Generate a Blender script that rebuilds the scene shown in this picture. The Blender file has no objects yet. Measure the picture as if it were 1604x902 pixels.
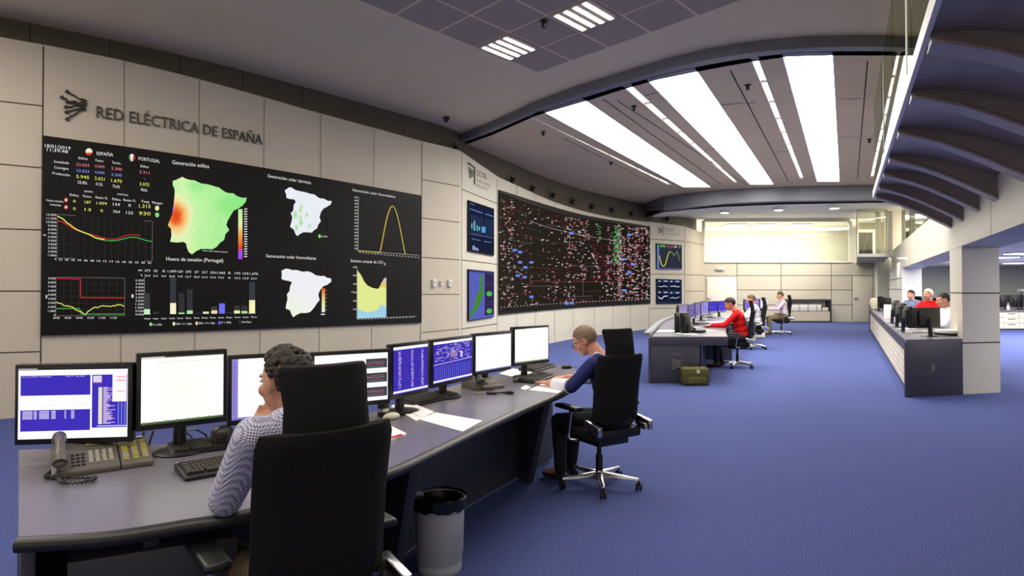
import bpy, bmesh, math, random
from mathutils import Vector, Matrix, noise as mnoise
R = math.radians
SC = bpy.context.scene
COL = SC.collection
# ------------------------------------------------------------------ camera, view, light
F = 1000.0; CX = 802.0; CY = 436.0; EYE = 1.5; PITCH = math.atan(14 / 1000)
cd = bpy.data.cameras.new('camera'); cam = bpy.data.objects.new('camera', cd); COL.objects.link(cam)
cam.location = (0, 0, EYE); cam.rotation_euler = (math.pi / 2 + PITCH, 0, 0)
cd.sensor_width = 36; cd.sensor_fit = 'HORIZONTAL'; cd.lens = 36 * F / 1604; cd.shift_y = -15 / 1604
cd.clip_start = .05; cd.clip_end = 200
SC.camera = cam
SC.view_settings.view_transform = 'Standard'; SC.view_settings.look = 'None'
SC.view_settings.gamma = 1; SC.view_settings.use_curve_mapping = False
SC.view_settings.exposure = 0.65
try:
    SC.cycles.max_bounces = 8; SC.cycles.diffuse_bounces = 4; SC.cycles.glossy_bounces = 3
    SC.cycles.transparent_max_bounces = 12; SC.cycles.use_denoising = True
    SC.cycles.caustics_reflective = False; SC.cycles.caustics_refractive = False
    SC.cycles.sample_clamp_indirect = 4
except Exception: pass
w = bpy.data.worlds.new('world'); SC.world = w; w.use_nodes = True
w.node_tree.nodes['Background'].inputs[0].default_value = (.8, .71, .6, 1)
w.node_tree.nodes['Background'].inputs[1].default_value = .55
BOX_L = 11       # luminance of the big ceiling light boxes
STRIP_L = 9.0     # luminance of the strip luminaires

def area(name, loc, sx, sy, watts, rot=(0, 0, 0), col=(1, .92, .82), spread=180):
    l = bpy.data.lights.new(name, 'AREA'); l.shape = 'RECTANGLE'; l.size = sx; l.size_y = sy
    l.energy = watts; l.color = col; l.spread = R(spread)
    o = bpy.data.objects.new(name, l); o.location = loc; o.rotation_euler = rot; COL.objects.link(o)
    return o
# light of the luminaires set in the tiled ceiling over and behind the camera
area('luminaire_light', (-5.2, 4.4, 4.6), 2.5, 2.5, 95, (0, 0, 0))  # added fill, off the tiled field, to brighten the left wall
area('luminaire_light', (.8, 5.6, 4.6), 3.5, 3.0, 85)
area('luminaire_light', (-1.5, 1.0, 4.6), 5, 3.0, 90)
area('luminaire_light', (3.5, 1.5, 4.6), 3, 3.5, 90)
# gallery and rear rooms
area('gallery_light', (12.2, 29.6, 4.3), 7, 2.6, 130, col=(1, .98, .95))
area('gallery_light', (14.6, 18.6, 4.4), 3, 6, 200, (0, 0, R(-28)), col=(1, .95, .82))
area('gallery_light', (17.5, 25.2, 4.4), 4, 4, 150, col=(1, .95, .82))
area('side_room_light', (16.5, 17, 2.28), 9, 8, 900, col=(1, .97, .94))
area('side_room_light', (11.5, 13.5, 2.28), 3, 5, 150, col=(1, .97, .94))
area('side_room_light', (9.5, 7, 2.28), 3, 5, 130, col=(1, .97, .94))
area('downlight_light', (12.3, 25.5, 4.25), 7, 1.5, 330, col=(1, .92, .78))

# ------------------------------------------------------------------ helpers
def lin(c):
    if isinstance(c, str):
        c = [int(c[i:i + 2], 16) for i in (0, 2, 4)]
    c = [v / 255 for v in c[:3]]
    return tuple(v / 12.92 if v <= .04045 else ((v + .055) / 1.055) ** 2.4 for v in c)
def mat(name, col, rough=.5, metal=0., var=.06, scale=8., bump=0., bscale=200., emit=0., spec=.5, coat=0.):
    m = bpy.data.materials.new(name); m.use_nodes = True; nt = m.node_tree; b = nt.nodes['Principled BSDF']
    c = lin(col)
    if var > 0:
        tc = nt.nodes.new('ShaderNodeTexCoord'); n = nt.nodes.new('ShaderNodeTexNoise'); n.inputs['Scale'].default_value = scale
        nt.links.new(tc.outputs['Object'], n.inputs['Vector'])
        r = nt.nodes.new('ShaderNodeValToRGB'); r.color_ramp.elements[0].position = .3; r.color_ramp.elements[1].position = .7
        r.color_ramp.elements[0].color = (*[v * (1 - var) for v in c], 1); r.color_ramp.elements[1].color = (*[min(1, v * (1 + var)) for v in c], 1)
        nt.links.new(n.outputs['Fac'], r.inputs['Fac']); nt.links.new(r.outputs['Color'], b.inputs['Base Color'])
    else:
        b.inputs['Base Color'].default_value = (*c, 1)
    b.inputs['Roughness'].default_value = rough; b.inputs['Metallic'].default_value = metal
    b.inputs['Specular IOR Level'].default_value = spec
    if coat: b.inputs['Coat Weight'].default_value = coat
    if bump > 0:
        tc = nt.nodes.new('ShaderNodeTexCoord'); n = nt.nodes.new('ShaderNodeTexNoise'); n.inputs['Scale'].default_value = bscale
        nt.links.new(tc.outputs['Object'], n.inputs['Vector'])
        bp = nt.nodes.new('ShaderNodeBump'); bp.inputs['Strength'].default_value = bump; bp.inputs['Distance'].default_value = .002
        nt.links.new(n.outputs['Fac'], bp.inputs['Height']); nt.links.new(bp.outputs['Normal'], b.inputs['Normal'])
    if emit:
        b.inputs['Emission Color'].default_value = (*c, 1); b.inputs['Emission Strength'].default_value = emit
    return m
def emat(name, col, s):
    m = bpy.data.materials.new(name); m.use_nodes = True; nt = m.node_tree; nt.nodes.clear()
    o = nt.nodes.new('ShaderNodeOutputMaterial'); e = nt.nodes.new('ShaderNodeEmission')
    e.inputs[0].default_value = (*lin(col), 1); e.inputs[1].default_value = s; nt.links.new(e.outputs[0], o.inputs[0]); return m
def glass_mat(name, tint, refl=.12, ar=None):
    m = bpy.data.materials.new(name); m.use_nodes = True; nt = m.node_tree; nt.nodes.clear()
    o = nt.nodes.new('ShaderNodeOutputMaterial'); t = nt.nodes.new('ShaderNodeBsdfTransparent'); g = nt.nodes.new('ShaderNodeBsdfGlossy')
    t.inputs[0].default_value = (*lin(tint), 1); g.inputs['Roughness'].default_value = .02
    f = nt.nodes.new('ShaderNodeFresnel'); f.inputs[0].default_value = 1.45
    ad = nt.nodes.new('ShaderNodeMath'); ad.operation = 'ADD'; ad.inputs[1].default_value = refl
    nt.links.new(f.outputs[0], ad.inputs[0])
    mx = nt.nodes.new('ShaderNodeMixShader'); mx.inputs[0].default_value = ar or 0
    if ar is None: nt.links.new(ad.outputs[0], mx.inputs[0])
    nt.links.new(t.outputs[0], mx.inputs[1]); nt.links.new(g.outputs[0], mx.inputs[2])
    nt.links.new(mx.outputs[0], o.inputs[0]); return m

M = {}
M['wall'] = mat('wall_panel', (198, 188, 170), .6, var=.02, scale=1.5)
M['wall2'] = mat('wall_panel_light', (206, 200, 186), .6, var=.02, scale=1.5)
M['band'] = mat('upper_band', (98, 90, 78), .7, var=.04, scale=2)
M['seam'] = mat('panel_joint', (70, 60, 48), .9, var=0)
M['ceil'] = mat('plaster_ceiling', (232, 214, 180), .8, var=.02, scale=.6)
M['ceil3'] = mat('side_room_ceiling', (250, 232, 200), .8, var=.01)
M['ceil2'] = mat('metal_ceiling', (216, 196, 164), .6, var=.05, scale=.8)
M['tile'] = mat('ceiling_tile', (172, 158, 146), .8, var=.03, scale=3)
M['beam'] = mat('beam_paint', (116, 118, 127), .45, var=.04, scale=2)
M['frame'] = mat('dark_blue_paint', (66, 63, 74), .4, var=.05, scale=3)
M['canopy'] = mat('canopy_paint', (136, 124, 124), .38, var=.05, scale=2)
M['white'] = mat('white_paint', (225, 224, 220), .5, var=.02)
M['cream'] = mat('cream_wall', (242, 238, 226), .7, var=.02, scale=1)
M['black'] = mat('black_plastic', (18, 18, 19), .42, var=.1, bump=.1, bscale=400)
M['bezel'] = mat('bezel_plastic', (22, 21, 24), .35, var=.08)
M['fabric'] = mat('black_mesh_fabric', (30, 29, 30), .95, var=.25, scale=300, bump=.5, bscale=900, spec=.15)
M['chrome'] = mat('polished_aluminium', (210, 210, 212), .22, 1, var=.03)
M['desk'] = mat('desk_laminate', (112, 108, 120), .3, var=.04, scale=40, spec=.5)
M['desk_edge'] = mat('desk_edge_rubber', (30, 28, 30), .42, var=.06)
M['desk_body'] = mat('desk_panel', (62, 61, 72), .45, var=.05)
M['paper'] = mat('paper', (244, 243, 240), .8, var=.01)
M['phone'] = mat('phone_plastic', (98, 90, 80), .42, var=.05)
M['phone_dark'] = mat('phone_dark_plastic', (48, 46, 44), .4, var=.05)
M['key'] = mat('key_plastic', (58, 54, 48), .5, var=.08)
M['yellow'] = mat('yellow_key', (206, 200, 88), .5, var=.05)
M['lightkey'] = mat('label_strip', (208, 206, 186), .5, var=.04)
M['red'] = mat('red_ink', (196, 44, 36), .6, var=.04)
M['bin'] = mat('bin_plastic', (186, 187, 188), .5, var=.04)
M['bag'] = mat('bin_liner', (10, 10, 11), .28, var=.1, bump=.8, bscale=40)
M['skin'] = mat('skin', (206, 150, 120), .5, var=.06, scale=20)
M['skin2'] = mat('skin_ruddy', (205, 140, 115), .5, var=.08, scale=20)
M['hair'] = mat('dark_brown_hair', (34, 24, 18), .65, var=.4, scale=60, bump=.6, bscale=120)
M['hair_brown'] = mat('brown_hair', (84, 60, 42), .6, var=.25, scale=80, bump=.4, bscale=150)
M['hair_grey'] = mat('greying_hair', (124, 104, 84), .6, var=.25, scale=80, bump=.4, bscale=150)
M['hair_white'] = mat('pale_blond_hair', (222, 206, 172), .6, var=.1, scale=80)
M['navy'] = mat('navy_wool', (38, 44, 96), .9, var=.12, scale=150, bump=.4, bscale=400, spec=.2)
M['redcloth'] = mat('red_wool', (206, 22, 28), .9, var=.08, scale=60, bump=.3, bscale=300, spec=.2)
M['whitecloth'] = mat('white_shirt_cotton', (226, 226, 232), .85, var=.04, scale=30)
M['pinkcloth'] = mat('pale_pink_shirt_cotton', (214, 196, 206), .85, var=.04, scale=30)
M['bluecloth'] = mat('blue_grey_shirt_cotton', (120, 130, 160), .85, var=.1, scale=60)
M['khaki'] = mat('khaki_trouser_cotton', (112, 98, 74), .9, var=.08, scale=60)
M['darkcloth'] = mat('dark_trouser_cotton', (26, 28, 42), .9, var=.1, scale=60)
M['leather'] = mat('brown_leather', (54, 38, 28), .45, var=.15, scale=30)
M['olive'] = mat('olive_canvas', (88, 84, 38), .85, var=.2, scale=25, bump=.4, bscale=200)
M['olive_dark'] = mat('dark_olive_strap', (40, 38, 20), .8, var=.1)
M['drawer'] = mat('drawer_front', (214, 206, 190), .5, var=.03)
M['grey'] = mat('light_grey_plastic', (188, 188, 184), .5, var=.03)
M['mouse'] = mat('ivory_plastic', (228, 222, 196), .4, var=.02)
M['glass'] = glass_mat('clear_glass', (240, 243, 238), .06)
M['glass2'] = glass_mat('screen_glass', (236, 240, 234), .04, .012)
M['box'] = emat('light_box_diffuser', (255, 250, 240), BOX_L)
M['strip'] = emat('tube_light', (255, 248, 236), STRIP_L)
M['strip2'] = emat('slot_light', (255, 238, 215), 2.6)
M['spot'] = emat('downlight_glow', (255, 244, 215), 12)
M['letter'] = mat('dark_metal_letter', (72, 68, 60), .4, .3, var=.05)
M['letter2'] = mat('grey_letter', (128, 124, 116), .5, var=.05)
def carpet():
    m = bpy.data.materials.new('blue_carpet'); m.use_nodes = True; nt = m.node_tree; b = nt.nodes['Principled BSDF']
    tc = nt.nodes.new('ShaderNodeTexCoord')
    n = nt.nodes.new('ShaderNodeTexNoise'); n.inputs['Scale'].default_value = 150; n.inputs['Detail'].default_value = 4
    n2 = nt.nodes.new('ShaderNodeTexNoise'); n2.inputs['Scale'].default_value = 1.1; n2.inputs['Detail'].default_value = 3
    for q in (n, n2): nt.links.new(tc.outputs['Object'], q.inputs['Vector'])
    r = nt.nodes.new('ShaderNodeValToRGB'); r.color_ramp.elements[0].position = .36; r.color_ramp.elements[1].position = .64
    r.color_ramp.elements[0].color = (*lin((56, 66, 114)), 1); r.color_ramp.elements[1].color = (*lin((90, 101, 157)), 1)
    nt.links.new(n.outputs['Fac'], r.inputs['Fac'])
    mx = nt.nodes.new('ShaderNodeMixRGB'); mx.blend_type = 'MULTIPLY'; mx.inputs[0].default_value = .3
    r2 = nt.nodes.new('ShaderNodeValToRGB'); r2.color_ramp.elements[0].color = (.8, .8, .82, 1); r2.color_ramp.elements[1].color = (1, 1, 1, 1)
    nt.links.new(n2.outputs['Fac'], r2.inputs['Fac'])
    nt.links.new(r.outputs[0], mx.inputs[1]); nt.links.new(r2.outputs[0], mx.inputs[2]); nt.links.new(mx.outputs[0], b.inputs['Base Color'])
    b.inputs['Roughness'].default_value = 1; b.inputs['Specular IOR Level'].default_value = .1
    bp = nt.nodes.new('ShaderNodeBump'); bp.inputs['Strength'].default_value = .25; bp.inputs['Distance'].default_value = .002
    nt.links.new(n.outputs['Fac'], bp.inputs['Height']); nt.links.new(bp.outputs[0], b.inputs['Normal']); return m
M['carpet'] = carpet()
def checks():
    m = bpy.data.materials.new('checked_shirt_cotton'); m.use_nodes = True; nt = m.node_tree; b = nt.nodes['Principled BSDF']
    tc = nt.nodes.new('ShaderNodeTexCoord'); ck = nt.nodes.new('ShaderNodeTexChecker'); ck.inputs['Scale'].default_value = 160
    ck.inputs['Color1'].default_value = (*lin((226, 224, 236)), 1); ck.inputs['Color2'].default_value = (*lin((112, 112, 160)), 1)
    mp = nt.nodes.new('ShaderNodeMapping'); mp.inputs['Rotation'].default_value = (.4, .5, .3)
    nt.links.new(tc.outputs['Object'], mp.inputs[0]); nt.links.new(mp.outputs[0], ck.inputs['Vector']); nt.links.new(ck.outputs[0], b.inputs['Base Color'])
    b.inputs['Roughness'].default_value = .85; return m
M['check'] = checks()
M['seam2'] = mat('fine_panel_joint', (150, 140, 124), .9, var=0)
def cmat(name, s, gloss=0):
    m = bpy.data.materials.new(name); m.use_nodes = True; nt = m.node_tree; nt.nodes.clear()
    o = nt.nodes.new('ShaderNodeOutputMaterial'); e = nt.nodes.new('ShaderNodeEmission'); a = nt.nodes.new('ShaderNodeVertexColor'); a.layer_name = 'Col'
    e.inputs[1].default_value = s; nt.links.new(a.outputs[0], e.inputs[0]); nt.links.new(e.outputs[0], o.inputs[0]); return m
M['disp'] = cmat('display_pixels', .72)
M['dispwall'] = cmat('video_wall_pixels', .6)
M['screenblack'] = mat('video_wall_black', (16, 15, 14), .55, var=.05, spec=.2)

class MB:
    def __init__(s): s.v = []; s.f = []; s.mi = []; s.c = []
    def add(s, vs, fs, mi=0, col=None):
        n = len(s.v); s.v += [tuple(v) for v in vs]; s.f += [tuple(n + i for i in f) for f in fs]; s.mi += [mi] * len(fs)
        s.c += [col] * len(vs)
    def box(s, c, d, rz=0, mi=0):
        x, y, z = d[0] / 2, d[1] / 2, d[2] / 2; cs, sn = math.cos(rz), math.sin(rz)
        vs = [(c[0] + a * x * cs - b * y * sn, c[1] + a * x * sn + b * y * cs, c[2] + e * z) for a in (-1, 1) for b in (-1, 1) for e in (-1, 1)]
        s.add(vs, [(0, 1, 3, 2), (4, 6, 7, 5), (0, 4, 5, 1), (2, 3, 7, 6), (0, 2, 6, 4), (1, 5, 7, 3)], mi)
    def obox(s, o, u, v, w, mi=0):
        o, u, v, w = map(Vector, (o, u, v, w))
        s.add([o, o + u, o + u + v, o + v, o + w, o + u + w, o + u + v + w, o + v + w],
              [(0, 3, 2, 1), (4, 5, 6, 7), (0, 1, 5, 4), (1, 2, 6, 5), (2, 3, 7, 6), (3, 0, 4, 7)], mi)
    def prism(s, poly, z0, z1, mi=0):
        n = len(poly); s.add([(p[0], p[1], z0) for p in poly] + [(p[0], p[1], z1) for p in poly],
              [tuple(range(n))[::-1], tuple(range(n, 2 * n))] + [(i, (i + 1) % n, n + (i + 1) % n, n + i) for i in range(n)], mi)
    def quad(s, a, b, c, d, mi=0, col=None): s.add([a, b, c, d], [(0, 1, 2, 3)], mi, col)
    def tube(s, pts, r, n=8, mi=0, cap=True):
        pts = [Vector(p) for p in pts]; rs = r if isinstance(r, (list, tuple)) else [r] * len(pts)
        vs = []; up = Vector((0, 0, 1)); pa = None
        for i, p in enumerate(pts):
            t = (pts[min(i + 1, len(pts) - 1)] - pts[max(i - 1, 0)]).normalized()
            if pa is None:
                a = t.cross(up if abs(t.z) < .9 else Vector((1, 0, 0))).normalized()
            else: a = (pa - t * pa.dot(t)).normalized()
            pa = a; b = t.cross(a)
            for k in range(n):
                an = 2 * math.pi * k / n; vs.append(p + a * (rs[i] * math.cos(an)) + b * (rs[i] * math.sin(an)))
        m = len(pts); fs = [(i * n + k, i * n + (k + 1) % n, (i + 1) * n + (k + 1) % n, (i + 1) * n + k) for i in range(m - 1) for k in range(n)]
        if cap: fs += [tuple(range(n))[::-1], tuple(range((m - 1) * n, m * n))]
        s.add(vs, fs, mi)
    def lathe(s, prof, c=(0, 0, 0), n=24, mi=0, axis=None):
        vs = []; rot = Matrix.Identity(3) if axis is None else Vector((0, 0, 1)).rotation_difference(Vector(axis)).to_matrix()
        for r, z in prof:
            for k in range(n):
                a = 2 * math.pi * k / n; vs.append(Vector(c) + rot @ Vector((r * math.cos(a), r * math.sin(a), z)))
        m = len(prof); fs = [(i * n + k, i * n + (k + 1) % n, (i + 1) * n + (k + 1) % n, (i + 1) * n + k) for i in range(m - 1) for k in range(n)]
        if prof[0][0] > 1e-5: fs.append(tuple(range(n))[::-1])
        if prof[-1][0] > 1e-5: fs.append(tuple(range((m - 1) * n, m * n)))
        s.add(vs, fs, mi)
    def ell(s, c, r, rot=None, n=16, m=10, mi=0):
        rot = rot or Matrix.Identity(3); vs = []
        for j in range(1, m):
            th = math.pi * j / m
            for k in range(n):
                a = 2 * math.pi * k / n
                vs.append(Vector(c) + rot @ Vector((r[0] * math.sin(th) * math.cos(a), r[1] * math.sin(th) * math.sin(a), r[2] * math.cos(th))))
        q = len(vs); vs += [Vector(c) + rot @ Vector((0, 0, r[2])), Vector(c) + rot @ Vector((0, 0, -r[2]))]
        fs = [(j * n + k, (j + 1) * n + k, (j + 1) * n + (k + 1) % n, j * n + (k + 1) % n) for j in range(m - 2) for k in range(n)]
        fs += [(q, k, (k + 1) % n) for k in range(n)] + [(q + 1, (m - 2) * n + (k + 1) % n, (m - 2) * n + k) for k in range(n)]
        s.add(vs, fs, mi)
    def cap(s, a, b, ra, rb=None, n=12):
        rb = ra if rb is None else rb
        s.ell(a, (ra,) * 3, n=n, m=8); s.ell(b, (rb,) * 3, n=n, m=8)
        if (Vector(a) - Vector(b)).length > 1e-4: s.tube([a, b], [ra, rb], n)
    def mesh(s, name, mats, smooth=False, bevel=0, bseg=2, dbl=False):
        me = bpy.data.meshes.new(name); me.from_pydata(s.v, [], s.f)
        for q in (mats if isinstance(mats, (list, tuple)) else [mats]): me.materials.append(q)
        me.polygons.foreach_set('material_index', s.mi)
        if any(c is not None for c in s.c):
            ca = me.color_attributes.new('Col', 'FLOAT_COLOR', 'POINT')
            ca.data.foreach_set('color', [x for c in s.c for x in ((*c, 1.) if c is not None else (1., 1., 1., 1.))])
        bm = bmesh.new(); bm.from_mesh(me)
        if dbl: bmesh.ops.remove_doubles(bm, verts=bm.verts, dist=1e-5)
        if not any(c is not None for c in s.c): bmesh.ops.recalc_face_normals(bm, faces=bm.faces)
        if bevel:
            es = [e for e in bm.edges if len(e.link_faces) == 2 and e.calc_face_angle(0) > .5]
            bmesh.ops.bevel(bm, geom=es, offset=bevel, segments=bseg, affect='EDGES', profile=.5, clamp_overlap=True)
        for f in bm.faces: f.smooth = smooth or (bevel > 0)
        bm.to_mesh(me); bm.free()
        if bevel and not smooth:
            try: me.set_sharp_from_angle(angle=R(35))
            except Exception: pass
        elif smooth:
            try: me.set_sharp_from_angle(angle=R(50))
            except Exception: pass
        return me
    def build(s, name, mats, parent=None, **k):
        o = bpy.data.objects.new(name, s.mesh(name, mats, **k)); COL.objects.link(o)
        if parent is not None: o.parent = parent
        return o
def tag(o, label=None, cat=None, group=None, kind=None):
    if label: o['label'] = label
    if cat: o['category'] = cat
    if group: o['group'] = group
    if kind: o['kind'] = kind
    return o
def struct(o): o['kind'] = 'structure'; return o
def empty(name, loc=(0, 0, 0), rz=0, label=None, cat=None, group=None):
    o = bpy.data.objects.new(name, None); COL.objects.link(o); o.location = loc; o.rotation_euler = (0, 0, rz); o.empty_display_size = .1
    return tag(o, label, cat, group)
def children(o): return [c for c in bpy.data.objects if c.parent == o]
def copy_tree(o, loc=None, rz=None, label=None, parent=None):
    c = o.copy(); COL.objects.link(c)
    if parent is not None: c.parent = parent
    for ch in children(o): copy_tree(ch, parent=c)
    if loc is not None: c.location = loc
    if rz is not None: c.rotation_euler = (0, 0, rz)
    if label: c['label'] = label
    return c
def ray(px, py):
    c, s = math.cos(PITCH), math.sin(PITCH); z = (CY - py) / F
    return Vector(((px - CX) / F, c - z * s, s + z * c))
def atY(px, py, Y): d = ray(px, py); return Vector((0, 0, EYE)) + d * (Y / d.y)
def atZ(px, py, z): d = ray(px, py); return Vector((0, 0, EYE)) + d * ((z - EYE) / d.z)
def dirz(v): return math.atan2(v[1], v[0])          # heading of local +x
def facing(v): return math.atan2(-v[0], v[1])       # rz so local +y points along v

class Surf:
    'an upright wall surface over a plan polyline, z up; off = distance into the room'
    def __init__(s, pts, smooth=False):
        if smooth:
            P = [Vector(p) for p in pts]; out = []
            for i in range(len(P) - 1):
                a = P[max(i - 1, 0)]; b = P[i]; c = P[i + 1]; d = P[min(i + 2, len(P) - 1)]
                for k in range(8):
                    t = k / 8; out.append(.5 * ((2 * b) + (c - a) * t + (2 * a - 5 * b + 4 * c - d) * t * t + (3 * b - a - 3 * c + d) * t ** 3))
            out.append(P[-1]); s.p = out
        else: s.p = [Vector(p) for p in pts]
        s.s = [0]
        for a, b in zip(s.p, s.p[1:]): s.s.append(s.s[-1] + (b - a).length)
        s.n = []
        for i in range(len(s.p)):
            t = (s.p[min(i + 1, len(s.p) - 1)] - s.p[max(i - 1, 0)]).normalized(); s.n.append(Vector((t.y, -t.x)))
    def hit(s, px, py):
        d = ray(px, py); r = d.x / d.y; g = [p.x - r * p.y for p in s.p]; best = None
        for i in range(len(g) - 1):
            if g[i] <= 0 <= g[i + 1] or g[i] >= 0 >= g[i + 1]: best = i; break
        if best is None: best = 0 if abs(g[0]) < abs(g[-1]) else len(g) - 2
        i = best; t = g[i] / (g[i] - g[i + 1]) if g[i] != g[i + 1] else 0
        p = s.p[i].lerp(s.p[i + 1], t); return s.s[i] + t * (s.s[i + 1] - s.s[i]), EYE + d.z * p.y / d.y
    def at(s, a, z, off=0):
        i = 0
        while i < len(s.s) - 2 and a > s.s[i + 1]: i += 1
        t = (a - s.s[i]) / (s.s[i + 1] - s.s[i]); p = s.p[i].lerp(s.p[i + 1], t); n = s.n[i].lerp(s.n[i + 1], min(max(t, 0), 1)).normalized()
        return Vector((p.x + n.x * off, p.y + n.y * off, z))
    def px(s, px, py, off=0):
        a, z = s.hit(px, py); return s.at(a, z, off)
    def sheet(s, mb, top, bot, off=0, th=.1, mi=0, a0=None, a1=None, n=40):
        'top/bot: functions of s or numbers'
        a0 = s.s[0] if a0 is None else a0; a1 = s.s[-1] if a1 is None else a1
        ks = sorted(set([a0, a1] + [q for q in s.s if a0 < q < a1] + [a0 + (a1 - a0) * i / n for i in range(1, n)]))
        tf = top if callable(top) else (lambda q: top); bf = bot if callable(bot) else (lambda q: bot)
        vs = []
        for q in ks: vs += [s.at(q, bf(q), off), s.at(q, tf(q), off), s.at(q, tf(q), off - th), s.at(q, bf(q), off - th)]
        fs = []
        for i in range(len(ks) - 1):
            for k in range(4): fs.append((4 * i + k, 4 * i + (k + 1) % 4, 4 * i + 4 + (k + 1) % 4, 4 * i + 4 + k))
        fs += [(0, 1, 2, 3), tuple(4 * (len(ks) - 1) + k for k in (3, 2, 1, 0))]
        mb.add(vs, fs, mi)
    def seam(s, mb, p0, p1, off=.003, w=.014, mi=1):
        a0, z0 = s.hit(*p0); a1, z1 = s.hit(*p1); n = max(1, int(abs(a1 - a0) / .4))
        for i in range(n):
            q0 = a0 + (a1 - a0) * i / n; q1 = a0 + (a1 - a0) * (i + 1) / n; y0 = z0 + (z1 - z0) * i / n; y1 = z0 + (z1 - z0) * (i + 1) / n
            if abs(p1[0] - p0[0]) < abs(p1[1] - p0[1]): mb.quad(s.at(q0 - w / 2, y0, off), s.at(q0 + w / 2, y0, off), s.at(q1 + w / 2, y1, off), s.at(q1 - w / 2, y1, off), mi)
            else: mb.quad(s.at(q0, y0 - w / 2, off), s.at(q1, y1 - w / 2, off), s.at(q1, y1 + w / 2, off), s.at(q0, y0 + w / 2, off), mi)
_tc = {}
def glyphs(t):
    if t not in _tc:
        cu = bpy.data.curves.new('t', 'FONT'); cu.body = t; cu.resolution_u = 2; o = bpy.data.objects.new('t', cu)
        me = bpy.data.meshes.new_from_object(o); vs = [tuple(v.co) for v in me.vertices]; fs = [tuple(p.vertices) for p in me.polygons]
        xs = [v[0] for v in vs] or [0, 1]; bpy.data.objects.remove(o); bpy.data.curves.remove(cu); bpy.data.meshes.remove(me)
        _tc[t] = (vs, fs, min(xs), max(xs) - min(xs))
    return _tc[t]
class Gfx:
    'flat drawing on a display; fn(u, v, off) -> point, v grows downwards'
    def __init__(s, fn, base=.0, step=.0012, aspect=1): s.fn = fn; s.mb = MB(); s.base = base; s.step = step
    def P(s, u, v, L): return s.fn(u, v, s.base + s.step * L)
    def rect(s, u0, v0, u1, v1, col, L=1, v0b=None, v1b=None, n=1):
        c = lin(col); v0b = v0 if v0b is None else v0b; v1b = v1 if v1b is None else v1b
        for i in range(n):
            a, b = i / n, (i + 1) / n; f = lambda x, y, t: x + (y - x) * t
            s.mb.quad(s.P(f(u0, u1, a), f(v1, v1b, a), L), s.P(f(u0, u1, b), f(v1, v1b, b), L), s.P(f(u0, u1, b), f(v0, v0b, b), L), s.P(f(u0, u1, a), f(v0, v0b, a), L), col=c)
    def line(s, pts, w, col, L=2):
        c = lin(col)
        for (a, b), (d, e) in zip(pts, pts[1:]):
            l = math.hypot(d - a, e - b) or 1; nx, ny = -(e - b) / l * w / 2, (d - a) / l * w / 2
            s.mb.quad(s.P(a + nx, b + ny, L), s.P(a - nx, b - ny, L), s.P(d - nx, e - ny, L), s.P(d + nx, e + ny, L), col=c)
    def poly(s, pts, col, L=1):
        s.mb.add([s.P(a, b, L) for a, b in pts], [tuple(range(len(pts)))[::-1]], 0, lin(col))
    def circ(s, u, v, r, col, L=2, a0=0, a1=360, n=16, ry=None):
        ry = ry or r; s.poly([(u + r * math.cos(R(a0 + (a1 - a0) * k / n)), v + ry * math.sin(R(a0 + (a1 - a0) * k / n))) for k in range(n + (a1 - a0 < 360))], col, L)
    def text(s, t, u0, v0, u1, h, col, v1=None, L=3):
        v1 = v0 if v1 is None else v1; vs, fs, x0, w_ = glyphs(t); w_ = w_ or 1
        s.mb.add([s.P(u0 + (u1 - u0) * (x - x0) / w_, v0 + (v1 - v0) * (x - x0) / w_ - y * h / .73, L) for x, y, z in vs], fs, 0, lin(col))
    def build(s, name, parent, mat_=None): return s.mb.build(name, mat_ or M['disp'], parent)
# ------------------------------------------------------------------ room shell
def prof(surf, pts):
    q = sorted(surf.hit(*p) for p in pts)
    def f(a):
        if a <= q[0][0]: return q[0][1]
        for (a0, z0), (a1, z1) in zip(q, q[1:]):
            if a <= a1: return z0 + (z1 - z0) * (a - a0) / (a1 - a0)
        return q[-1][1]
    return f
SA = Surf([(-9, 5.2), (-7.3, 6.25), (-5.55, 7.5), (-3.95, 8.93), (-1.68, 11.7), (-1.03, 12.56)], True)
SB = Surf([(-1.03, 12.56), (-.31, 14.2)])
SCv = Surf([(-.31, 14.2), (1.19, 17.47), (2.54, 19.86), (4.94, 22.98)], True)
SD = Surf([(4.94, 22.98), (6.72, 24.8)])
SE = Surf([(6.72, 24.8), (8.37, 27.8)])
SBack = Surf([(8.37, 27.8), (16.6, 27.8)])
ZC = 4.7; ZC2 = 4.55
WM = [M['wall'], M['seam']]
mb = MB()
tA = prof(SA, [(0, 58), (69, 70), (172, 90), (281, 116), (476, 170.5), (661, 221), (719, 235)])
SA.sheet(mb, tA, 0)
for a, b in [((-80, 150), (67, 166)), ((-80, 250), (66, 263)), ((-80, 356), (66, 360)), ((-80, 455.5), (63, 456)), ((-80, 555), (62, 550.5)),
             ((68, 72), (63, 640)), ((194.5, 96), (194.5, 235)), ((312.5, 126), (311, 253)), ((414, 155), (413, 268)), ((502, 179), (502, 283)),
             ((586, 202), (585, 296)), ((661, 222), (658, 560)), ((189, 523), (189, 610)), ((305, 520), (305, 600)), ((407, 517), (407, 590)),
             ((500, 512), (500, 580)), ((582, 510), (582, 570)), ((661, 281), (720, 292)), ((661, 341.5), (720, 348.5)), ((661, 403), (720, 407)),
             ((661, 461), (720, 461)), ((661, 521), (720, 515))]:
    SA.seam(mb, a, b, mi=2 if (a[0] == b[0] or abs(a[0] - b[0]) < 3) and 100 < a[0] < 650 else 1)
struct(mb.build('wall_left', WM + [M['seam2']]))
mb = MB(); SB.sheet(mb, prof(SB, [(722, 237), (779, 276)]), 0)
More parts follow.
